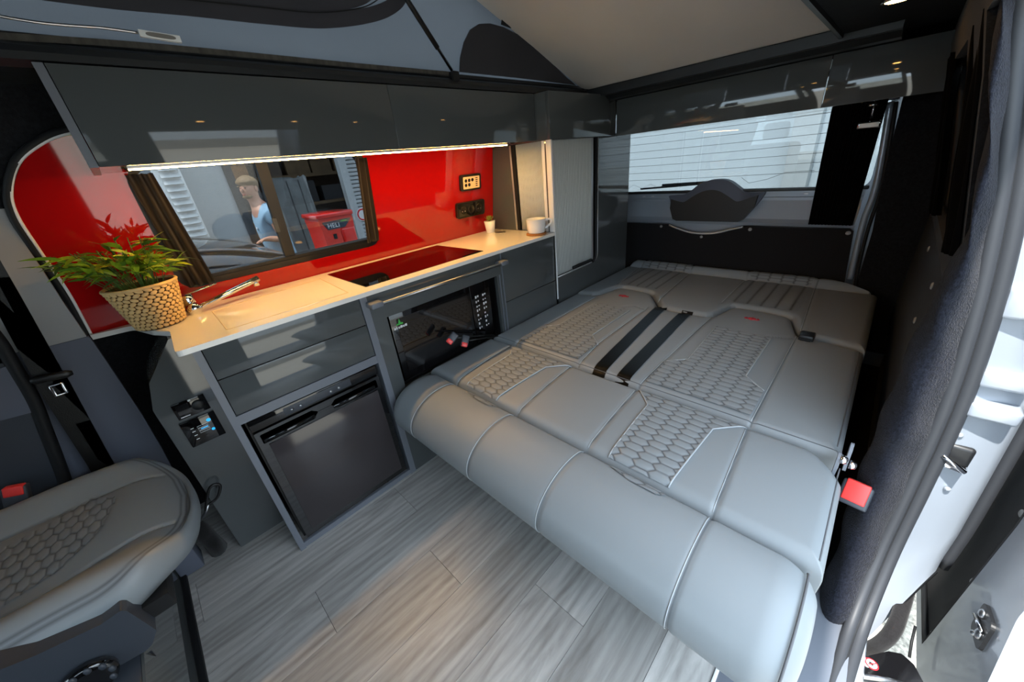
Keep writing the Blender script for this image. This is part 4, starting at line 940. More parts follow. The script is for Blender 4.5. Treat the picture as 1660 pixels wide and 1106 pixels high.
# frame below, hinge and buckles
bx('base_box', 'gloss_grey', bed, 0.62, 1.62, 0.0, 1.165, 0.0, 0.24); bx('seat_frame', 'black_plastic', bed, 0.58, 1.6, -0.05, 1.165, 0.24, 0.299)
hp = V(0.945, -0.088, 0.44)
bm = B(); plate(bm, rpoly([(0.93, 0.39), (0.955, 0.39), (0.975, 0.455), (0.962, 0.465), (0.948, 0.458)], 0.008, 3), [], (0, -0.060, 0.0), (1, 0, 0), (0, 0, 1), (0, -1, 0), 0.006); hg = obj('hinge_plate', bm, 'edge_grey', bed)
bm = B(); plate(bm, rpoly([(0.955, 0.415), (0.980, 0.42), (1.005, 0.47), (0.992, 0.482), (0.975, 0.470)], 0.008, 3), [], (0, -0.076, 0.0), (1, 0, 0), (0, 0, 1), (0, -1, 0), 0.006); obj('hinge_plate', bm, 'edge_grey', bed)
for x, y, z in ((0.968, -0.084, 0.436), (0.955, -0.066, 0.452)):
    bm = B(); lathe(bm, [(0.011, 0), (0.011, 0.006), (0.008, 0.012), (0.003, 0.014)], (x, y, z), 12, rot=Matrix(((1, 0, 0), (0, 0, -1), (0, 1, 0)))); obj('hinge_bolt', bm, 'chrome', bed, True, 40)
def buckle(p, ax, up, par, s=1.0, bl=0.022, L=0.065):
    ax = Vector(ax).normalized(); up = Vector(up); up = (up - ax * up.dot(ax)).normalized(); sd = ax.cross(up); mt = Matrix((sd, ax, up)).transposed()
    def bb(name, mat, a, c, bev, pr):
        bm = B(); box(bm, a[0] * s, c[0] * s, a[1] * s, c[1] * s, a[2] * s, c[2] * s, bev, 3)
        for v in bm.verts: v.co = mt @ v.co + Vector(p)
        return obj(name, bm, mat, pr, True, 40)
    o = bb('buckle', 'dark_plastic', (-0.021, -L, -0.011), (0.021, 0.0, 0.011), 0.005, par)
    bb('release_button', 'red_plastic', (-0.0165, -bl, -0.007), (0.0165, 0.0025, 0.0135), 0.003, o); bb('tongue_slot', 'rubber_dark', (-0.012, 0.001, -0.0095), (0.012, 0.003, -0.0075), 0.0, o)
    return o
bp_ = ony(1394, 784, -0.118); buckle(bp_, (0.5, -0.05, 0.75), (-0.75, 0.10, 0.62), bed, 1.35, 0.036, 0.044)
buckle(ony(727, 556, 1.130), (-0.75, 0.1, -0.5), (-0.3, -0.8, 0.5), bed, 0.75); buckle(ony(752, 562, 1.115), (-0.6, -0.25, -0.75), (-0.3, -0.8, 0.5), bed, 0.75)
tb('buckle_strap', 'strap', bed, [ony(735, 548, 1.14), ony(770, 545, 1.15), ony(800, 543, 1.165)], 0.010, 6, flat=(1, 0.3)); tb('buckle_strap', 'strap', bed, [ony(760, 552, 1.13), ony(785, 548, 1.15), ony(806, 545, 1.165)], 0.010, 6, flat=(1, 0.3))
# ================================================================== RIGHT SIDE OF THE VAN (sliding door side)
RZ = [-0.02, 0.3, 0.60, 0.84, 0.93, 1.06, 1.21, 1.30, 1.36, 1.46]
RY = [-0.205, -0.205, -0.192, -0.162, -0.148, -0.12, -0.088, -0.064, -0.05, -0.045]
def yr(z): return float(np.interp(z, RZ, RY))
xc = [-1.7, -1.35, -0.45, -0.10, 1.075, 1.42, 2.20, 2.47]
bm = B(); VG = {}
def vg(i, j):
    if (i, j) not in VG: VG[(i, j)] = bm.verts.new((xc[i], RY[j] - 0.004, RZ[j]))
    return VG[(i, j)]
for i in range(len(xc) - 1):
    for j in range(len(RZ) - 1):
        if i == 3 and RZ[j + 1] <= 1.301: continue
        if i in (1, 5) and 0.839 < RZ[j] and RZ[j + 1] <= 1.301: continue
        bm.faces.new((vg(i, j), vg(i + 1, j), vg(i + 1, j + 1), vg(i, j + 1)))
bmesh.ops.recalc_face_normals(bm, faces=bm.faces); bmesh.ops.solidify(bm, geom=list(bm.faces), thickness=0.03)
struct('wall_right', bm, 'carpet')
for nm, x0, x1, lab in (('window_3', 1.42, 2.20, 0), ('window_4', -1.35, -0.45, 0)):
    bm = B(); vv = [bm.verts.new((x, yr(z) - 0.012, z)) for z in (0.84, 0.93, 1.06, 1.21, 1.30) for x in (x0, x1)]
    for k in range(4): bm.faces.new((vv[2 * k], vv[2 * k + 1], vv[2 * k + 3], vv[2 * k + 2]))
    o = struct(nm, bm, 'glass_side', True)
    tb('frame', 'black_plastic', o, [(x, yr(z) - 0.006, z) for x, z in [(x0, 0.84), (x1, 0.84), (x1, 0.93), (x1, 1.06), (x1, 1.21), (x1, 1.30), (x0, 1.30), (x0, 1.21), (x0, 1.06), (x0, 0.93)]], 0.012, 6, close=True)
bm = B(); box(bm, -1.74, -1.70, -0.24, 1.78, -0.05, 0.80); struct('wall_front', bm, 'carpet')
bm = B(); plate(bm, [(-0.2, 0.80), (1.7, 0.80), (1.6, 1.43), (-0.1, 1.43)], [], (-1.715, 0, 0), (0, 1, 0), (0, 0, 1), (-1, 0, 0), 0.005); struct('window_5', bm, 'glass_clear')
hang('curtain', 'black curtain at the tailgate end of the right side window', 'black_cloth', (1.84, -0.040, 1.31), (2.07, -0.040, 1.31), (2.08, -0.125, 0.845), (1.86, -0.125, 0.855), 4, 0.016, (0, 1, 0.1), 'right side window curtains')
hang('curtain', 'black curtain beside the carpeted pillar of the sliding door', 'black_cloth', (1.10, -0.05, 1.30), (1.36, -0.05, 1.30), (1.32, -0.125, 0.86), (1.10, -0.125, 0.90), 3, 0.016, (0, 1, 0.1), 'right side window curtains')
# lower side trim with pale clips
sd = thing('side_lining', 'dark grey lower side lining with small pale fixings beside the bed', 'lining', (1.7, -0.17, 0.3))
bx('panel', 'dark_plastic', sd, 1.12, 2.40, -0.160, -0.142, 0.30, 0.80, 0.004)
for x, z in ((1.45, 0.74), (1.50, 0.62), (1.9, 0.74)):
    bm = B(); lathe(bm, [(0.010, 0), (0.010, 0.002), (0.006, 0.004)], (x, -0.142, z), 12, axis='y', rot=Matrix(((1, 0, 0), (0, 0, 1), (0, -1, 0)))); obj('clip', bm, 'pale_plastic', sd, True, 40)
# carpeted pillar roll at the rear of the door opening
SE = [(0.40, -0.150, -0.012), (0.62, -0.163, -0.010), (0.80, -0.180, -0.004), (0.90, -0.190, 0.02), (0.975, -0.196, 0.09), (1.03, -0.199, 0.20), (1.052, -0.197, 0.38), (1.055, -0.188, 0.60), (1.055, -0.170, 0.78), (1.055, -0.147, 0.934), (1.055, -0.118, 1.08), (1.055, -0.085, 1.214), (1.045, -0.066, 1.295), (1.0, -0.055, 1.335), (0.85, -0.05, 1.345), (0.3, -0.05, 1.345), (-0.02, -0.055, 1.335)]
IN = [(0.97, -0.125, 0.06), (1.02, -0.128, 0.14), (1.045, -0.118, 0.25), (1.05, -0.112, 0.40), (1.05, -0.108, 0.58), (1.05, -0.106, 0.78), (1.05, -0.116, 0.95), (1.05, -0.098, 1.08), (1.05, -0.070, 1.20), (1.045, -0.040, 1.32), (1.04, -0.03, 1.42)]
zs = [0.0, 0.06, 0.12, 0.2, 0.28, 0.36, 0.44, 0.52, 0.6, 0.68, 0.76, 0.84, 0.92, 1.0, 1.08, 1.16, 1.24, 1.30, 1.36, 1.42]
def ip(tab, z):
    t_ = sorted(tab, key=lambda p: p[2]); return V(float(np.interp(z, [p[2] for p in t_], [p[0] for p in t_])), float(np.interp(z, [p[2] for p in t_], [p[1] for p in t_])), z)
bm = B(); rows = []
for z in np.linspace(0.0, 1.42, 60):
    z = float(z); a = ip(IN, z); c = ip([p for p in SE if p[0] > 0.88 and p[2] < 1.33], z); row = []
    if z > 1.30: c.y = -0.062
    for k in range(11):
        t_ = k / 10; p = a.lerp(c, t_); bul = math.sin(PI * t_) * 0.050 * (1 + 0.12 * math.sin(z * 23 + 1) + 0.1 * math.sin(z * 51))
        p.x -= bul; p.y += 0.010 * math.sin(PI * t_) + 0.003 * math.sin(z * 37 + t_ * 5); row.append(bm.verts.new(p))
    row.append(bm.verts.new((c.x + 0.05, c.y, z))); row.insert(0, bm.verts.new((a.x + 0.08, a.y - 0.03, z))); rows.append(row)
for r0, r1 in zip(rows[:-1], rows[1:]):
    for k in range(len(r0) - 1): bm.faces.new((r0[k], r1[k], r1[k + 1], r0[k + 1]))
bmesh.ops.recalc_face_normals(bm, faces=bm.faces); tag(obj('carpeted_pillar', bm, 'carpet_roll', None, True), 'fuzzy dark carpeted pillar at the rear edge of the door opening', 'pillar')
# double rubber door seal
ds = thing('door_seal', 'grey double rubber seal curving around the sliding door opening', 'seal', (1.0, -0.19, 0))
s1 = smooth(SE, 6); tb('inner_lip', 'rubber', ds, [p + V(0.004, -0.004, 0) for p in s1], 0.0125, 10)
tb('outer_lip', 'rubber', ds, [p + V(0.012, -0.026, -0.004) for p in s1], 0.0135, 10)
tb('groove', 'rubber_dark', ds, [p + V(0.012, -0.014, -0.003) for p in s1], 0.0115, 8)
# painted door jamb of the body
def jy(z): return float(np.interp(z, [-0.2, 0.24, 0.62, 0.934, 1.214, 1.36], [-0.205, -0.205, -0.19, -0.15, -0.09, -0.065]))
jb = thing('door_jamb', 'bright silver painted door jamb with a striker outside the rubber seal', 'jamb', (1.1, -0.25, -0.1))
pl = [(1.07, 0.0), (1.080, -0.028), (1.086, -0.055), (1.092, -0.085), (1.105, -0.100), (1.14, -0.104), (1.14, -0.12), (2.5, -0.125)]
bm = B(); rows = []
for z in np.linspace(-0.13, 1.36, 50):
    rows.append([])
    for (x, y), z0 in zip(pl, (-0.20, -0.15, -0.06, 0.06, 0.11, 0.12, 0.12, -0.02)):
        zz_ = z0 + (float(z) + 0.13) / 1.49 * (1.36 - z0); rows[-1].append(bm.verts.new((x - (0.10 * max(0, (0.16 - zz_) / 0.3) ** 1.5 if x < 1.2 else 0), jy(zz_) - 0.012 + y, zz_)))
for r0, r1 in zip(rows[:-1], rows[1:]):
    for k in range(len(pl) - 1): bm.faces.new((r0[k], r1[k], r1[k + 1], r0[k + 1]))
bmesh.ops.recalc_face_normals(bm, faces=bm.faces); obj('pressing', bm, 'silver_paint', jb, True, 50)
bm = B(); tube(bm, [(1.14, jy(z) - 0.128, z) for z in np.linspace(0.10, 1.3, 30)], 0.013, 8, flat=(1, 1.4)); obj('rear_gutter', bm, 'rubber', jb, True)
for z0, z1, d in ((0.585, 0.62, 0.018), (0.655, 0.69, 0.012), (0.80, 0.86, 0.012)):
    bm = B(); y_ = jy(z0); box(bm, 1.075 - d, 1.10, y_ - 0.10, y_ - 0.030, z0, z1, 0.008, 3); obj('step_pressing', bm, 'silver_paint', jb, True, 40)
q = onx(1545, 742, 1.078)
bm = B(); box(bm, 1.074, 1.09, q.y - 0.026, q.y + 0.026, q.z - 0.032, q.z + 0.034, 0.008, 3); obj('striker_plate', bm, 'black_plastic', jb, True, 40)
tb('striker', 'chrome', jb, [q + V(0, 0.02, 0.012), q + V(-0.022, 0.018, 0.010), q + V(-0.024, -0.018, -0.012), q + V(0, -0.020, -0.016)], 0.0055, 8); tb('striker', 'chrome', jb, [q + V(-0.004, 0.024, -0.02), q + V(-0.004, -0.02, -0.026)], 0.005, 8)
for u, v in ((1556, 706), (1536, 793)):
    p = onx(u, v, 1.08); bm = B(); sphere(bm, p, 0.005, 0.006, 0.006, 10, 6); obj('rivet', bm, 'silver_paint', jb, True)
tb('lower_skirt', 'rubber_dark', jb, smooth([onx(1380, 1018, 1.02), onx(1420, 1000, 1.04), onx(1460, 970, 1.06), onx(1492, 940, 1.09), onx(1512, 922, 1.12)], 6), 0.011, 8)
# sliding door, slid back along the outside
sdr = bpy.data.objects.new('door_1', None); COL.objects.link(sdr); sdr.location = (1.4, -0.4, -0.2); sdr['kind'] = 'structure'
YD = -0.362
bm = B()
plate(bm, rpoly([(0.80, -0.185), (2.0, -0.175), (2.0, 1.32), (0.90, 1.32), (0.872, 0.5), (0.872, 0.30), (0.80, 0.14)], [0.03, 0.03, 0.08, 0.08, 0.1, 0.06, 0.08], 5), [rpoly([(1.075, -0.145), (1.9, -0.145), (1.9, 0.72), (1.085, 0.72), (1.06, 0.36)], 0.03, 4)], (0, YD, 0), (1, 0, 0), (0, 0, 1), (0, -1, 0), 0.03); obj('inner_frame', bm, 'silver_paint', sdr)
bm = B(); plate(bm, [(0.83, -0.20), (2.03, -0.19), (2.03, 1.34), (0.93, 1.34)], [], (0, YD - 0.032, 0), (1, 0, 0), (0, 0, 1), (0, -1, 0), 0.03); obj('outer_skin', bm, 'silver_paint', sdr)
bm = B(); plate(bm, rpoly([(1.07, -0.15), (1.9, -0.15), (1.9, 0.725), (1.08, 0.725), (1.055, 0.36)], 0.03, 4), [], (0, YD - 0.012, 0), (1, 0, 0), (0, 0, 1), (0, -1, 0), 0.012); card = obj('carpet_card', bm, 'carpet_panel', sdr)
tb('card_seal', 'rubber_dark', sdr, [(x, YD - 0.006, z) for x, z in ((1.10, 0.72), (1.066, 0.36), (1.074, 0.1), (1.078, -0.14), (1.4, -0.145))], 0.007, 8)
for u, v in ((1577, 944), (1512, 1028), (1657, 833)):
    p = ony(u, v, YD - 0.010); bm = B(); lathe(bm, [(0.009, 0), (0.009, 0.002), (0.005, 0.004)], p, 12, rot=Matrix(((1, 0, 0), (0, 0, 1), (0, -1, 0)))); obj('clip', bm, 'pale_plastic', card, True, 40)
p = ony(1597, 1018, YD)
bm = B(); plate(bm, rpoly([(-0.044, -0.028), (0.028, -0.044), (0.044, 0.028), (-0.028, 0.044)], 0.016, 5), [], (p.x, YD + 0.006, p.z), (1, 0, 0), (0, 0, 1), (0, -1, 0), 0.008); lt = obj('latch', bm, 'black_plastic', sdr)
for dx, dz, r in ((-0.018, -0.006, 0.011), (0.016, 0.018, 0.010), (-0.004, -0.026, 0.006)):
    bm = B(); sphere(bm, (p.x + dx, YD + 0.008, p.z + dz), r, 0.006, r, 12, 8); obj('latch_hook', bm, 'steel', lt, True)
tb('latch_bar', 'chrome', lt, [(p.x - 0.026, YD + 0.010, p.z + 0.012), (p.x + 0.028, YD + 0.010, p.z - 0.006)], 0.004, 6)
bm = B(); box(bm, 0.872, 0.885, YD - 0.02, YD + 0.004, 0.36, 0.42, 0.008, 3); obj('upper_latch', bm, 'black_plastic', sdr, True, 40)
# lower roller arm with its warning sticker, and the guide below the sill
ra = thing('door_roller_arm', 'black lower roller arm of the sliding door with a round red warning sticker', 'bracket', (0.9, -0.3, -0.1))
ZA = -0.10
bm = B(); plate(bm, rpoly([(onz(u, v, ZA).x, onz(u, v, ZA).y) for u, v in ((1352, 1072), (1395, 1066), (1440, 1056), (1462, 1060), (1482, 1078), (1500, 1112), (1440, 1112), (1352, 1096))], 0.008, 3), [], (0, 0, ZA), (1, 0, 0), (0, 1, 0), (0, 0, -1), 0.02); obj('arm', bm, 'black_gloss', ra)
p = onz(1413, 1077, ZA)
for r, m_, h in ((0.0135, 'sticker_red', 0.0008), (0.0105, 'print_white', 0.0012)):
    bm = B(); lathe(bm, [(r, 0), (r, h)], p, 20); obj('sticker', bm, m_, ra)
tb('sticker_bar', 'sticker_red', ra, [p + V(-0.007, 0.007, 0.0012), p + V(0.007, -0.007, 0.0012)], 0.0012, 6); bm = B(); box(bm, p.x - 0.004, p.x + 0.003, p.y - 0.003, p.y + 0.005, p.z, p.z + 0.0018); obj('sticker_figure', bm, 'black_plastic', ra)
for u, v in ((1403, 1070), (1405, 1079), (1384, 1079), (1372, 1075)):
    bm = B(); lathe(bm, [(0.005, 0), (0.005, 0.0006)], onz(u, v, ZA), 12); obj('rivet', bm, 'pale_plastic', ra)
tb('edge_rail', 'steel', ra, [onz(1352, 1090, ZA + 0.004), onz(1440, 1103, ZA + 0.004), onz(1470, 1112, ZA + 0.004)], 0.006, 8)
gd = thing('sill_guide', 'thick black curved guide hanging below the silver jamb', 'guide', (1.2, -0.3, -0.3))
tb('tube', 'carpet_panel', gd, smooth([ony(1478, 930, -0.30), ony(1462, 985, -0.29), ony(1448, 1022, -0.28), ony(1425, 1045, -0.27), ony(1392, 1056, -0.25), ony(1365, 1052, -0.235)], 6), 0.016, 10)
tb('cable', 'rubber_dark', gd, [ony(1484, 1015, -0.34), ony(1478, 1040, -0.34), ony(1474, 1066, -0.34)], 0.003, 6)
bx('sill_skirt', 'silver_paint', gd, -0.1, 1.0, -0.236, -0.205, -0.13, -0.03, 0.01)
# ceiling downlights on the door side
for k, x in enumerate((0.25, 0.93, 1.585)):
    y = 0.108; t = thing('downlight', ('small warm ceiling downlight above the front of the bed', 'small warm ceiling downlight between the other two', 'small warm ceiling downlight nearest the tailgate')[k], 'light', (x, y, 1.43), 'ceiling downlights')
    bm = B(); lathe(bm, [(0.034, 0.003), (0.033, -0.004), (0.027, -0.005), (0.026, 0.0)], (x, y, 1.428), 24); obj('bezel', bm, 'chrome', t, True, 40)
    bm = B(); lathe(bm, [(0.024, 0.0), (0.024, -0.003)], (x, y, 1.427), 20); obj('lens', bm, 'lamp_warm', t)
# gooseneck reading lamp under the front roof rail
gl = thing('gooseneck_lamp', 'slim flexible reading lamp with a flat silver head against the roof canvas', 'lamp', (-0.1, 1.25, 1.47))
YG = 1.235
tb('neck', 'steel', gl, smooth([ony(-60, 12, YG), ony(0, 26, YG), ony(60, 36, YG), ony(110, 41, YG), ony(165, 45, YG), ony(224, 53, YG)], 6), 0.0026, 8)
O = ony(223, 47, YG); A_ = ony(291, 58, YG) - O; B_ = ony(228, 59, YG) - O
bm = B(); pts = [O, O + A_, O + A_ + B_, O + B_]; N = V(0, 1, 0)
vs = [bm.verts.new(p) for p in pts] + [bm.verts.new(p + N * 0.008) for p in pts]
for q in ((0, 1, 2, 3), (7, 6, 5, 4), (0, 4, 5, 1), (1, 5, 6, 2), (2, 6, 7, 3), (3, 7, 4, 0)): bm.faces.new([vs[i] for i in q])
bmesh.ops.recalc_face_normals(bm, faces=bm.faces); hd_ = obj('head', bm, 'white_edge', gl)
bm = B(); plate(bm, rpoly([(0.15, 0.14), (0.88, 0.14), (0.88, 0.80), (0.15, 0.80)], 0.3, 6), [], O - N * 0.001, A_, B_, N, 0.002); obj('lens', bm, 'lens_grey', hd_)
# ================================================================== DRIVER'S SEAT CORNER
# pillar trims of the cab
bt = thing('pillar_trim', 'two-tone grey plastic trim of the front pillar beside the red panel', 'trim panel', (-0.25, 1.58, 0))
YP = 1.592
def pyp(l, y): return [(ony(u, v, y).x, ony(u, v, y).z) for u, v in l]
bm = B(); plate(bm, pyp([(-40, 230), (2, 312), (20, 365), (60, 425), (102, 490), (142, 548), (78, 562), (20, 470), (-40, 380)], YP), [], (0, YP, 0), (1, 0, 0), (0, 0, 1), (0, 1, 0), 0.012); obj('upper_trim', bm, 'pale_plastic', bt)
bm = B(); plate(bm, pyp([(20, 574), (80, 562), (143, 546), (152, 556), (190, 612), (230, 672), (262, 726), (300, 800), (280, 900), (120, 900), (70, 720)], YP - 0.004), [], (0, YP - 0.004, 0), (1, 0, 0), (0, 0, 1), (0, 1, 0), 0.014); obj('lower_trim', bm, 'trim_plastic', bt)
bm = B(); plate(bm, pyp([(-40, 400), (0, 440), (40, 500), (62, 560), (20, 574), (-40, 560)], YP + 0.004), [], (0, YP + 0.004, 0), (1, 0, 0), (0, 0, 1), (0, 1, 0), 0.012); obj('door_seal_trim', bm, 'alu', bt)
dc = thing('cab_door_card', 'dark plastic door card of the cab at the left edge', 'door card', (-0.45, 1.57, 0.2))
YC = 1.575
bm = B(); plate(bm, pyp([(-160, 600), (0, 590), (18, 588), (40, 640), (58, 668), (75, 730), (120, 860), (-160, 900)], YC), [], (0, YC, 0), (1, 0, 0), (0, 0, 1), (0, 1, 0), 0.03); obj('card', bm, 'dark_plastic', dc)
bm = B(); plate(bm, pyp([(-160, 620), (-5, 600), (16, 592), (36, 640), (55, 668), (-160, 725)], YC - 0.006), [], (0, YC - 0.006, 0), (1, 0, 0), (0, 0, 1), (0, 1, 0), 0.01); obj('armrest_panel', bm, 'trim_plastic', dc)
tb('opening_seal', 'rubber_dark', dc, smooth([ony(-30, 520, YC), ony(0, 556, YC), ony(25, 598, YC), ony(55, 650, YC), ony(75, 700, YC), ony(100, 765, YC), ony(125, 840, YC)], 6), 0.014, 8)
# seat belt
sb = thing('driver_seat_belt', 'black seat belt hanging down the front pillar with a metal tongue', 'seat belt', (-0.28, 1.55, 0.5))
YS = 1.545
def ribbon(name, L_, R_, mat, par, th=0.002):
    bm = B(); rows = [(bm.verts.new(a), bm.verts.new(c)) for a, c in zip(L_, R_)]
    for (a, c), (d, e) in zip(rows[:-1], rows[1:]): bm.faces.new((a, c, e, d))
    bmesh.ops.solidify(bm, geom=list(bm.faces), thickness=th); return obj(name, bm, mat, par, True, 60)
ribbon('webbing', [ony(-66, 395, YS), ony(0, 515, YS), ony(53, 612, YS), ony(62, 632, YS), ony(141, 754, YS), ony(175, 812, YS)], [ony(-15, 395, YS), ony(45, 500, YS), ony(98, 595, YS), ony(113, 619, YS), ony(177, 737, YS), ony(215, 800, YS)], 'strap', sb)
g0, g1 = ony(49, 619, YS - 0.012), ony(118, 604, YS - 0.012)
bm = B(); tube(bm, [g0, g0.lerp(g1, 0.15), g0.lerp(g1, 0.85), g1], [0.006, 0.011, 0.011, 0.006], 10, flat=(0.7, 1)); obj('tongue_grip', bm, 'black_plastic', sb, True, 60)
tg_ = [ony(u, v, YS - 0.010) for u, v in ((81, 626), (100, 621), (109, 636), (91, 642))]
tb('metal_tongue', 'chrome', sb, tg_, 0.0045, 8, close=True)
# swivelled driver's seat
ds_ = thing('captain_chair', 'grey leather driver seat swivelled to face the rear with a quilted centre', 'seat', (-0.45, 1.18, 0))
SCX, SCY = -0.50, 1.217
def shw(x):
    t_ = np.clip((x + 0.335) / 0.175, 0, 1); b_ = np.clip((-0.76 - x) / 0.10, 0, 1)
    return 0.272 * (1 - t_ ** 2.2) ** (1 / 2.2) * (1 - 0.3 * b_ ** 2) + 0.0
class SeatTop:
    def H(s, P, g=True):
        P = np.atleast_2d(np.asarray(P, float)); d = np.abs(P[:, 1] - SCY); x = P[:, 0]; f_ = np.clip((x + 0.42) / 0.24, 0, 1)
        k = np.clip((d - 0.135) / 0.09, 0, 1); k = k * k * (3 - 2 * k)
        z = 0.438 + 0.040 * k * (1 - 0.85 * f_ ** 1.5) - 0.030 * np.clip((d - 0.225) / 0.047, 0, 1) ** 2 + 0.012 * f_ - 0.050 * np.clip((x + 0.275) / 0.115, 0, 1) ** 2.0
        if g: z = z - 0.005 * np.exp(-((d - 0.152 + 0.03 * f_) / 0.006) ** 2) * (f_ < 0.95)
        return z
stp = SeatTop()
nx, ny = 120, 120; F = []
xs_ = -0.86 + 0.70 * (1 - (1 - np.linspace(0, 1, nx)) ** 1.8); sv = np.linspace(-1, 1, ny)
Pq = np.array([(x, SCY + s_ * max(float(shw(x)), 0.002)) for x in xs_ for s_ in sv]); zz = stp.H(Pq)
verts = [[p[0], p[1], float(z)] for p, z in zip(Pq, zz)]
outl = np.array([(x, SCY + float(shw(x))) for x in np.linspace(-0.86, -0.16, 90)] + [(x, SCY - float(shw(x))) for x in np.linspace(-0.16, -0.86, 90)])
dE = segdist(Pq, outl); th = list(0.8 * np.maximum(np.exp(-((dE - 0.004) / 0.0022) ** 2), np.exp(-((dE - 0.013) / 0.0022) ** 2)) + 0.7 * np.exp(-((np.abs(Pq[:, 1] - SCY) - 0.152 + 0.03 * np.clip((Pq[:, 0] + 0.42) / 0.24, 0, 1)) / 0.002) ** 2) * (Pq[:, 0] < -0.215))
for i in range(nx - 1):
    for j in range(ny - 1): a = i * ny + j; F.append((a, a + 1, a + ny + 1, a + ny))
ring = [j for j in range(ny)] + [i * ny + ny - 1 for i in range(1, nx)] + [(nx - 1) * ny + j for j in range(ny - 2, -1, -1)] + [i * ny for i in range(nx - 2, 0, -1)]
n0 = len(verts); m_ = len(ring); lv_n = 0
for of, dz in ((0.007, -0.006), (0.013, -0.022), (0.012, -0.05), (0.0, -0.078), (-0.03, -0.088)):
    lv_n += 1
    for i in ring:
        dx, dy = verts[i][0] - SCX, verts[i][1] - SCY
        verts.append([SCX + dx * (1 + of / 0.34), SCY + dy * (1 + of / 0.27), verts[i][2] * 0.55 + 0.445 * 0.45 + dz])
idx = [ring] + [[n0 + l_ * m_ + i for i in range(m_)] for l_ in range(lv_n)]
for l_ in range(lv_n):
    for i in range(m_): F.append((idx[l_][i], idx[l_ + 1][i], idx[l_ + 1][(i + 1) % m_], idx[l_][(i + 1) % m_]))
th += [0] * (len(verts) - len(th))
o = mkmesh('cushion', verts, F, 'leather_quilt', ds_, th); b2 = B(); b2.from_mesh(o.data); bmesh.ops.recalc_face_normals(b2, faces=b2.faces); b2.to_mesh(o.data); b2.free()
qp = [(onz(u, v, 0.443).x, onz(u, v, 0.443).y) for u, v in ((-150, 985), (-150, 1040), (0, 985), (93, 926), (165, 862), (194, 806), (150, 808), (0, 890))]
quilt('quilted_panel', stp, qp, ds_, H_=0.022, W=0.050, fl=0.026, bump=0.004, res=0.0026)
# backrest beyond the left edge of the picture
bm = B(); box(bm, -0.98, -0.82, 0.90, 1.46, 0.40, 1.05, 0.06, 4); obj('backrest', bm, 'leather', ds_, True, 40)
bm = B(); box(bm, -0.98, -0.86, 1.05, 1.31, 1.09, 1.27, 0.04, 4); obj('headrest', bm, 'leather', ds_, True, 40)
# side cover, height knob, bracket, swivel base
YV = 0.905
bm = B(); plate(bm, rpoly(pyp([(-120, 1135), (60, 1062), (165, 1012), (196, 990), (206, 991), (254, 1022), (247, 1045), (236, 1056), (190, 1082), (60, 1130), (-120, 1200)], YV), 0.006, 3), [], (0, YV, 0), (1, 0, 0), (0, 0, 1), (0, 1, 0), 0.06); obj('side_cover', bm, 'dark_plastic', ds_)
kp = ony(146, 1098, YV - 0.004); rot = Matrix(((1, 0, 0), (0, 0, -1), (0, 1, 0)))
bm = B(); lathe(bm, [(0.040, 0), (0.040, 0.010), (0.034, 0.016), (0.02, 0.016)], kp, 28, rot=rot); kn = obj('height_knob', bm, 'black_gloss', ds_, True, 40)
for k in range(10):
    a_ = 2 * PI * k / 10; bm = B(); sphere(bm, kp + V(0.032 * math.cos(a_), -0.016, 0.032 * math.sin(a_)), 0.0055, 0.004, 0.008, 8, 6); obj('grip_rib', bm, 'dark_plastic', kn, True)
ribbon('bracket', [ony(232, 1063, 0.93), ony(262, 1092, 0.95), ony(285, 1125, 0.97)], [ony(246, 1054, 0.93), ony(262, 1075, 0.95), ony(312, 1125, 0.97)], 'edge_grey', ds_, 0.006)
bm = B(); lathe(bm, [(0.20, 0.285), (0.20, 0.30), (0.10, 0.31), (0.10, 0.35)], (-0.50, 1.18, 0), 32); obj('swivel_plate', bm, 'black_plastic', ds_, True, 40)
bx('seat_pan', 'black_plastic', ds_, -0.72, -0.24, 0.94, 1.42, 0.33, 0.37)
buckle(onz(24, 788, 0.50), (0.3, 0.15, 1.0), (-0.1, -0.9, 0.5), ds_, 1.1)
# seat box with a gloss cover and black foot strip
sx = thing('seat_box', 'grey gloss clad seat box under the driver seat with a black foot strip', 'seat base', (-0.55, 1.1, 0))
bx('cladding', 'gloss_grey', sx, -0.322, -0.317, 0.70, 1.488, 0.0, 0.285); bx('box', 'dark_plastic', sx, -0.85, -0.322, 0.70, 1.488, 0.0, 0.285, 0.004)
bx('foot_strip', 'rubber_dark', sx, -0.319, -0.300, 0.70, 1.475, 0.0, 0.014, 0.003)
bx('corner_block', 'trim_plastic', sx, -0.315, -0.250, 1.40, 1.485, 0.0, 0.10, 0.006)
# lever with a looped handle in a black gaiter
lv = thing('swivel_lever', 'black looped lever rising from a dark gaiter beside the end cabinet', 'lever', (-0.2, 1.5, 0))
gp = V(-0.205, 1.44, 0.0)
bm = B(); tube(bm, [gp + V(0, 0.0, 0.0), gp + V(-0.004, 0, 0.06), gp + V(-0.006, -0.02, 0.12), gp + V(-0.006, -0.05, 0.18)], [0.034, 0.030, 0.032, 0.020], 12, flat=(1.1, 0.8)); obj('gaiter', bm, 'carpet_panel', lv, True)
YL = 1.355
tb('loop', 'black_plastic', lv, smooth([ony(u, v, YL) for u, v in ((334, 828), (336, 806), (341, 790), (352, 785), (357, 790), (353, 806), (343, 815), (337, 820))], 5, close=True), 0.0045, 8, close=True)
tb('stalk', 'steel', lv, [ony(338, 818, YL), ony(333, 832, YL), gp + V(-0.006, -0.05, 0.175)], 0.005, 8)
# ================================================================== OUTSIDE
ZG = -0.55
bm = B(); box(bm, -40, 60, -40, 40, ZG - 0.1, ZG); struct('ground', bm, 'gravel')
def at6(u, v, y): return ony(u, v, y)
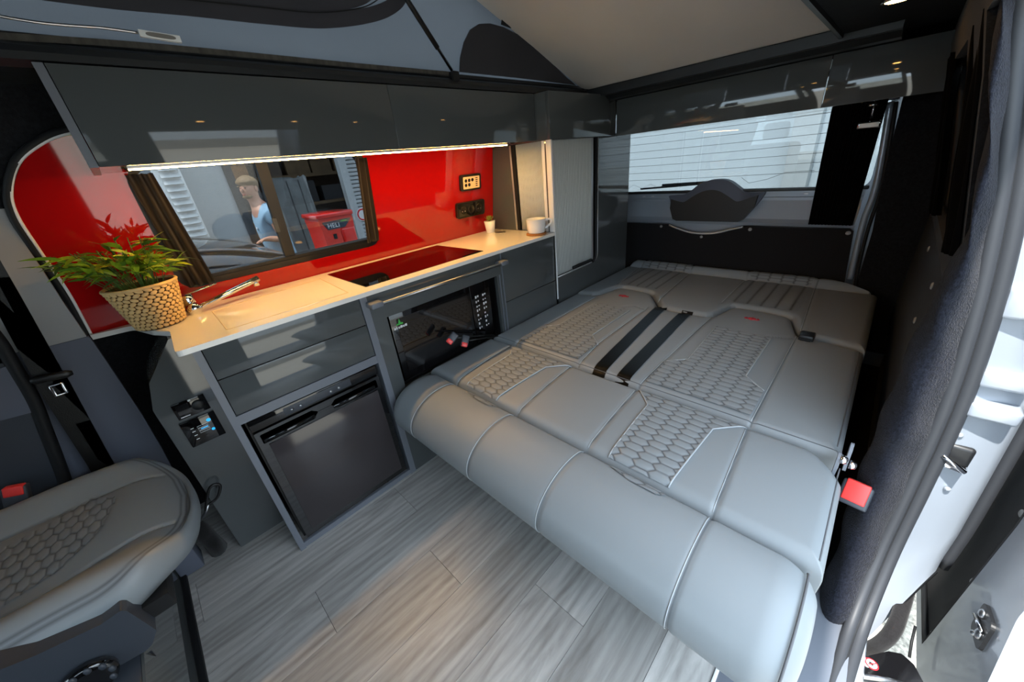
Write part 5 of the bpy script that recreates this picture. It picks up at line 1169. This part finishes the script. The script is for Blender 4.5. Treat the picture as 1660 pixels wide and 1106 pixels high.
# grey workshop wall with a louvred vent
gw = thing('workshop_wall', 'grey rendered workshop wall seen through the kitchen window', 'wall', (0, 5.3, ZG))
bx('wall', 'grey_wall', gw, -6, 0.98, 5.3, 5.5, ZG, 3.2)
bx('corner_post', 'frame_dark', gw, 0.98, 1.06, 5.28, 5.5, ZG, 3.2)
lv0, lv1 = ony(262, 292, 5.28).x, ony(331, 385, 5.28).x + 0.03
vt = bx('vent_frame', 'white_paint', gw, lv0 - 0.05, lv1 + 0.02, 5.26, 5.30, -0.1, 2.0)
for k in range(32):
    z = -0.06 + k * 0.064; bm = B(); plate(bm, [(5.262, z + 0.045), (5.215, z), (5.222, z - 0.006), (5.268, z + 0.038)], [], (lv0, 0, 0), (0, 1, 0), (0, 0, 1), (1, 0, 0), lv1 - lv0); obj('vent_slat', bm, 'louvre', vt)
wh = thing('warehouse', 'dim brown warehouse interior with racking behind the man', 'building', (3, 9, ZG))
bx('back_wall', 'brick_dark', wh, 0.5, 6.2, 9.4, 9.6, ZG, 4); bx('roof', 'brick_dark', wh, 0.98, 6.2, 5.3, 9.6, 3.2, 3.4)
for x in (1.6, 2.9, 4.2): bx('rack_post', 'frame_dark', wh, x, x + 0.08, 9.0, 9.08, ZG, 3)
for z in (0.2, 0.75, 1.3, 1.85): bx('rack_shelf', 'shelf_brown', wh, 1.5, 4.6, 8.8, 9.35, z, z + 0.06)
RB = random.Random(3)
for z in (0.26, 0.81, 1.36):
    x = 1.65
    while x < 4.3:
        w_ = RB.uniform(0.2, 0.45); h_ = RB.uniform(0.2, 0.42); bx('stored_box', RB.choice(('shelf_brown', 'brick_dark', 'wood', 'frame_dark')), wh, x, x + w_, 8.85, 9.25, z, z + h_); x += w_ + RB.uniform(0.03, 0.15)
pc = thing('cladding_column', 'pale ribbed metal column standing right of the red truck', 'column', (3.3, 7.6, ZG))
c0, c1, c2 = ony(550, 262, 7.6).x, ony(560, 262, 7.6).x, ony(580, 262, 7.6).x + 0.3
bx('post', 'white_wall', pc, c0 - 0.05, c1 - 0.02, 7.55, 7.7, ZG, 3.2)
for k in range(52):
    z = ZG + 0.02 + k * 0.07; bx('rib', 'white_wall', pc, c1 - 0.02, c2 + 0.8, 7.56, 7.62, z, z + 0.056, 0.012)
bx('backing', 'grey_wall', pc, c1 - 0.02, c2 + 0.8, 7.62, 7.68, ZG, 3.2)
sgn = ony(577, 350, 7.5); bm = B(); lathe(bm, [(0.13, 0), (0.13, 0.01)], (sgn.x + 0.16, 7.545, sgn.z), 24, rot=Matrix(((1, 0, 0), (0, 0, -1), (0, 1, 0)))); sg = obj('notice', bm, 'print_white', pc)
tb('notice_ring', 'sticker_red', sg, [(sgn.x + 0.16 + 0.10 * math.cos(k * PI / 12), 7.533, sgn.z + 0.10 * math.sin(k * PI / 12)) for k in range(24)], 0.014, 6, close=True)
# wrapped pallet load
wl_ = thing('wrapped_pallet', 'tall grey pallet load in crinkled plastic wrap', 'pallet', (2.1, 7.5, ZG))
x0, x1 = ony(447, 330, 7.3).x, ony(512, 330, 7.3).x
bm = B()
def wf(u, v):
    a_ = u * 2 * PI; sx_ = math.copysign(abs(math.cos(a_)) ** 0.35, math.cos(a_)); sy_ = math.copysign(abs(math.sin(a_)) ** 0.35, math.sin(a_)); k = 1 + 0.03 * math.sin(a_ * 9 + v * 6) * math.sin(v * 7)
    return V((x0 + x1) / 2 + sx_ * (x1 - x0) / 2 * k, 7.55 + sy_ * 0.25 * k, ZG + 0.14 + v * (1.29 - ZG - 0.14) + 0.02 * math.sin(a_ * 5) * (v > 0.98))
grid(bm, wf, 60, 24, True); obj('wrap', bm, 'shrink_wrap', wl_, True)
bm = B(); box(bm, x0 + 0.03, x1 - 0.03, 7.33, 7.76, ZG + 0.14, 1.26); obj('load', bm, 'grey_wall', wl_)
for k in range(3): bx('runner', 'wood', wl_, x0 + k * (x1 - x0 - 0.09) / 2, x0 + k * (x1 - x0 - 0.09) / 2 + 0.09, 7.3, 7.8, ZG, ZG + 0.10)
for k in range(5): bx('deck_board', 'wood', wl_, x0, x1, 7.3 + k * 0.1, 7.38 + k * 0.1, ZG + 0.10, ZG + 0.12)
for f_ in (0.42, 0.72): bx('wrap_seam', 'frame_dark', wl_, x0 + (x1 - x0) * f_, x0 + (x1 - x0) * f_ + 0.012, 7.293, 7.30, ZG + 0.2, 1.24)
# red electric truck
YF = 5.6
fk = thing('pallet_truck', 'glossy red electric forklift truck with a dark band across its rear cover', 'forklift', (2.2, YF + 0.3, ZG))
fl0, fr0 = ony(511, 345, YF).x, ony(568, 340, YF).x; ft = ony(540, 345, YF).z
prf = rpoly([(fl0 + 0.03, ZG + 0.12), (fr0 - 0.02, ZG + 0.12), (fr0 - 0.01, 0.5), (fr0, ft - 0.05), (fl0 + 0.0, ft - 0.05), (fl0 + 0.02, 0.5)], 0.04, 4)
bm = B(); plate(bm, prf, [], (0, YF, 0), (1, 0, 0), (0, 0, 1), (0, 1, 0), 0.55); obj('cover', bm, 'forklift_red', fk)
bm = B(); box(bm, fl0 - 0.02, fr0 + 0.02, YF - 0.03, YF + 0.58, ft - 0.06, ft + 0.01, 0.025, 3); obj('lid', bm, 'forklift_red', fk, True, 40)
bz = ony(540, 365, YF).z
bm = B(); plate(bm, rpoly([(fl0 + 0.04, bz + 0.055), (fr0 - 0.03, bz + 0.065), (fr0 - 0.07, bz + 0.02), (fr0 - 0.15, bz - 0.05), (fl0 + 0.10, bz - 0.055)], 0.01, 3), [], (0, YF - 0.012, 0), (1, 0, 0), (0, 0, 1), (0, 1, 0), 0.012); bd = obj('badge_band', bm, 'forklift_band', fk)
text('lettering', 'HELI', 'print_white', bd, (fl0 + 0.10, YF - 0.0135, bz - 0.032), (1, 0, 0), (0, 0, 1), 0.088)
bx('badge_mark', 'print_green', bd, fr0 - 0.19, fr0 - 0.10, YF - 0.0135, YF - 0.012, bz + 0.030, bz + 0.046)
bm = B(); box(bm, fr0 - 0.22, fr0 - 0.02, YF - 0.03, YF + 0.02, 0.12, bz - 0.06, 0.03, 3); obj('moulding', bm, 'forklift_red', fk, True, 40)
bx('towing_slot', 'rubber_dark', fk, (fl0 + fr0) / 2 - 0.10, (fl0 + fr0) / 2 - 0.05, YF - 0.004, YF + 0.01, bz - 0.19, bz - 0.12)
bx('bumper', 'grey_wall', fk, fl0 - 0.01, fr0 - 0.10, YF - 0.06, YF + 0.1, ZG + 0.1, ZG + 0.30, 0.02)
for x in (fl0 + 0.08, fr0 - 0.08):
    bm = B(); lathe(bm, [(0.10, -0.04), (0.11, -0.03), (0.11, 0.03), (0.10, 0.04)], (x, YF + 0.3, ZG + 0.11), 20, axis='x'); obj('wheel', bm, 'rubber_dark', fk, True, 40)
for x in (fl0 + 0.1, fr0 - 0.2): bx('fork', 'frame_dark', fk, x, x + 0.1, YF + 0.55, YF + 1.6, ZG + 0.06, ZG + 0.10, 0.005)
# parked dark car close to the window
cr_ = thing('parked_car', 'dark grey parked car close outside the kitchen window', 'car', (-0.7, 3.5, ZG))
CY0, CY1 = 2.75, 4.35
lowp = rpoly([(-2.9, ZG + 0.25), (1.75, ZG + 0.25), (1.8, 0.05), (1.72, 0.22), (0.95, 0.42), (-2.4, 0.42), (-2.9, 0.30)], [0.1, 0.1, 0.1, 0.12, 0.2, 0.2, 0.1], 5)
bm = B(); plate(bm, lowp, [], (0, CY0, 0), (1, 0, 0), (0, 0, 1), (0, 1, 0), CY1 - CY0); obj('body', bm, 'car_paint', cr_, True, 35)
top = smooth([(-2.5, 0, 0.40), (-2.1, 0, 0.66), (-1.5, 0, 0.84), (-0.7, 0, 0.905), (0.1, 0, 0.885), (0.55, 0, 0.80), (0.9, 0, 0.63), (1.18, 0, 0.40)], 6)
def ch(u, v):
    p = top[min(int(round(u * (len(top) - 1))), len(top) - 1)]; a_ = v * PI; ky = math.copysign(abs(math.cos(a_)) ** 0.5, math.cos(a_)); kz = math.sin(a_) ** 0.42 if 0 < v < 1 else 0
    return V(p.x, (CY0 + CY1) / 2 - ky * (CY1 - CY0) / 2 * (1 - 0.13 * kz), 0.38 + (p.z - 0.38) * kz)
bm = B(); grid(bm, ch, len(top), 40); obj('greenhouse', bm, 'car_glass', cr_, True)
tb('roof_trim', 'car_paint', cr_, [V(p.x, CY0 + 0.13, p.z - 0.015) for p in top], 0.018, 6); tb('roof_trim', 'car_paint', cr_, [V(p.x, CY1 - 0.13, p.z - 0.015) for p in top], 0.018, 6)
for x in (-0.8,): tb('door_pillar', 'car_paint', cr_, [V(x, CY0 + 0.02, 0.40), V(x + 0.05, CY0 + 0.06, 0.7), V(x + 0.08, CY0 + 0.14, 0.88)], 0.03, 6)
tb('wiper', 'rubber_dark', cr_, [(1.12, CY0 + 0.2, 0.47), (0.98, CY0 + 0.75, 0.60)], 0.008, 6)
for x in (-2.1, 0.95):
    for y in (CY0 + 0.08, CY1 - 0.08):
        bm = B(); lathe(bm, [(0.20, -0.1), (0.31, -0.09), (0.31, 0.09), (0.20, 0.1)], (x, y, ZG + 0.31), 24, axis='y'); obj('wheel', bm, 'rubber_dark', cr_, True, 40)
for y in (CY0 + 0.2, CY1 - 0.2):
    bm = B(); sphere(bm, (1.70, y, 0.12), 0.10, 0.16, 0.07); obj('headlamp', bm, 'chrome', cr_, True)
# man in a pale blue t-shirt
pn_ = thing('person', 'man in a pale blue t-shirt with short hair leaning by the parked car', 'person', (1.1, 4.62, ZG))
def skin(name, verts, edges, radii, mat, root, sub=2):
    me = bpy.data.meshes.new(name); me.from_pydata(verts, edges, []); me.update()
    o = bpy.data.objects.new(name, me); COL.objects.link(o); me.materials.append(MATS[mat])
    md = o.modifiers.new('skin', 'SKIN'); md.use_smooth_shade = True
    sk = me.skin_vertices[0].data if me.skin_vertices else None
    if sk is None:
        bm = B(); bm.from_mesh(me); lay = bm.verts.layers.skin.verify(); bm.to_mesh(me); bm.free(); sk = me.skin_vertices[0].data
    for i, r in enumerate(radii): sk[i].radius = (r, r) if not isinstance(r, tuple) else r; sk[i].use_root = (i == root)
    s = o.modifiers.new('sub', 'SUBSURF'); s.levels = sub; s.render_levels = sub
    o.parent = pn_; o.location = -pn_.location; return o
PX, PY = 1.10, 4.62
bv = [(PX, PY, 0.36), (PX - 0.01, PY, 0.55), (PX - 0.03, PY, 0.78), (PX - 0.05, PY, 0.95), (PX - 0.075, PY, 1.04), (PX - 0.09, PY - 0.005, 1.09), (PX - 0.105, PY - 0.01, 1.155), (PX - 0.10, PY - 0.01, 1.225),
      (PX - 0.02, PY - 0.17, 0.92), (PX + 0.0, PY - 0.235, 0.66), (PX - 0.12, PY - 0.21, 0.70), (PX - 0.17, PY - 0.20, 0.70),
      (PX - 0.02, PY + 0.17, 0.92), (PX + 0.06, PY + 0.22, 0.66), (PX + 0.0, PY + 0.21, 0.42), (PX - 0.02, PY + 0.21, 0.35),
      (PX, PY - 0.09, 0.26), (PX - 0.02, PY - 0.10, -0.12), (PX + 0.02, PY - 0.10, -0.47), (PX - 0.10, PY - 0.11, -0.51),
      (PX, PY + 0.09, 0.26), (PX - 0.01, PY + 0.10, -0.12), (PX + 0.03, PY + 0.10, -0.47), (PX - 0.09, PY + 0.11, -0.51)]
br = [0.135, 0.12, 0.135, 0.105, 0.055, 0.062, 0.088, 0.066, 0.06, 0.043, 0.030, 0.033, 0.06, 0.043, 0.030, 0.033, 0.095, 0.062, 0.045, 0.045, 0.095, 0.062, 0.045, 0.045]
be = [(0, 1), (1, 2), (2, 3), (3, 4), (4, 5), (5, 6), (6, 7), (3, 8), (8, 9), (9, 10), (10, 11), (3, 12), (12, 13), (13, 14), (14, 15), (0, 16), (16, 17), (17, 18), (18, 19), (0, 20), (20, 21), (21, 22), (22, 23)]
def fingers(palm, d, s, L0):
    for k, (o_, L, r) in enumerate(((-0.028, 0.045, 0.010), (-0.014, 0.075, 0.009), (0.0, 0.082, 0.009), (0.014, 0.076, 0.009), (0.026, 0.060, 0.008))):
        b0 = Vector(bv[palm]) + s * o_ * 1.1; m1 = b0 + d * L * 0.6 + V(0, 0, -0.004); t1_ = b0 + d * L + V(0, 0, -0.018)
        i = len(bv); bv.extend([tuple(b0 + d * 0.02), tuple(m1), tuple(t1_)]); br.extend([r * 1.05, r, r * 0.85]); be.extend([(palm, i), (i, i + 1), (i + 1, i + 2)])
fingers(11, V(-1, 0.1, -0.15).normalized(), V(0, 1, 0), 0); fingers(15, V(-0.1, 0, -1).normalized(), V(1, 0, 0), 0)
skin('body', bv, be, br, 'skin', 0)
skin('tshirt', [(PX, PY, 0.36), (PX - 0.01, PY, 0.55), (PX - 0.03, PY, 0.78), (PX - 0.048, PY, 0.955), (PX - 0.065, PY, 1.035), (PX - 0.02, PY - 0.17, 0.92), (PX + 0.0, PY - 0.21, 0.80), (PX - 0.02, PY + 0.17, 0.92), (PX + 0.03, PY + 0.205, 0.80)], [(0, 1), (1, 2), (2, 3), (3, 4), (3, 5), (5, 6), (3, 7), (7, 8)], [0.155, 0.14, 0.158, 0.135, 0.072, 0.085, 0.066, 0.078, 0.066], 'tshirt', 0)
skin('trousers', [(PX, PY, 0.40), (PX, PY, 0.33), (PX, PY - 0.09, 0.24), (PX - 0.02, PY - 0.10, -0.12), (PX + 0.02, PY - 0.10, -0.42), (PX, PY + 0.09, 0.24), (PX - 0.01, PY + 0.10, -0.12), (PX + 0.03, PY + 0.10, -0.42)], [(0, 1), (1, 2), (2, 3), (3, 4), (1, 5), (5, 6), (6, 7)], [0.14, 0.145, 0.108, 0.078, 0.062, 0.108, 0.078, 0.062], 'trousers', 1)
HC = V(PX - 0.103, PY - 0.01, 1.175)
FD = V(-0.78, -0.62, 0).normalized(); SD = V(-FD.y, FD.x, 0)
def hf(f_, s_, z): return HC + FD * f_ + SD * s_ + V(0, 0, z)
bm = B(); sphere(bm, hf(-0.016, 0, 0.036), 0.097, 0.097, 0.080, 24, 16)
for v in list(bm.verts):
    d_ = v.co - HC
    if (d_.z < 0.046 and d_.dot(FD) > -0.025) or d_.z < -0.05: v.co = HC + d_ * 0.62
for v in bm.verts: v.co += V(R0.uniform(-1, 1), R0.uniform(-1, 1), R0.uniform(-1, 1)) * 0.004
obj('hair', bm, 'hair', pn_, True)
def face_blob(name, mat, p, f_, s_, z):
    bm = B(); sphere(bm, (0, 0, 0), f_, s_, z, 12, 8)
    for v in bm.verts: v.co = p + FD * v.co.x + SD * v.co.y + V(0, 0, v.co.z)
    return obj(name, bm, mat, pn_, True)
face_blob('nose', 'skin', hf(0.085, 0, -0.018), 0.018, 0.011, 0.020)
face_blob('mouth', 'forklift_red', hf(0.076, 0, -0.056), 0.007, 0.020, 0.004)
face_blob('jaw_stubble', 'hair', hf(0.040, 0, -0.075), 0.040, 0.050, 0.020)
for s_ in (-1, 1):
    face_blob('ear', 'skin', hf(-0.010, s_ * 0.084, -0.010), 0.017, 0.010, 0.028)
    face_blob('eye', 'black_plastic', hf(0.074, s_ * 0.031, 0.006), 0.008, 0.012, 0.005)
    face_blob('eyebrow', 'hair', hf(0.076, s_ * 0.031, 0.022), 0.008, 0.019, 0.004)
bm = B(); sphere(bm, (PX - 0.165, PY - 0.05, 0.80), 0.006, 0.020, 0.014, 10, 6); obj('shirt_logo', bm, 'print_white', pn_, True)
for s_ in (-1, 1):
    bm = B(); box(bm, PX - 0.20, PX + 0.07, PY + s_ * 0.105 - 0.05, PY + s_ * 0.105 + 0.05, ZG, ZG + 0.09, 0.03, 3); obj('shoe', bm, 'black_plastic', pn_, True, 40)
# white building behind the tailgate
wb = thing('white_building', 'white clad building with a grey column behind the tailgate window', 'building', (6.5, 0, ZG))
bx('wall', 'white_wall', wb, 6.5, 6.8, -6, 5.0, ZG, 2.3)
a, c = onx(1281, 240, 6.4), onx(1322, 240, 6.4)
bx('column', 'grey_wall', wb, 6.3, 6.5, c.y, a.y, ZG, 2.4)
bx('seam_strip', 'frame_dark', wb, 6.47, 6.5, a.y, a.y + 0.03, ZG, 2.3)
# building across the yard on the door side, ribbed cladding and a shutter
yb = thing('yard_building', 'long pale building with ribbed cladding across the yard on the door side', 'building', (2, -9, ZG))
bx('plinth', 'concrete', yb, -14, 18, -9.3, -9.0, ZG, 0.4); bx('wall', 'white_wall', yb, -14, 18, -9.3, -9.06, 0.4, 4.2)
bm = B(); pr = []
for k in range(61):
    z = 0.4 + k * 0.06; pr.append((-9.06 + (0.03 if k % 2 else 0.0), z))
pr += [(-9.1, 4.0), (-9.1, 0.4)]
extr('cladding', pr, -2, 14, 'shutter', yb)
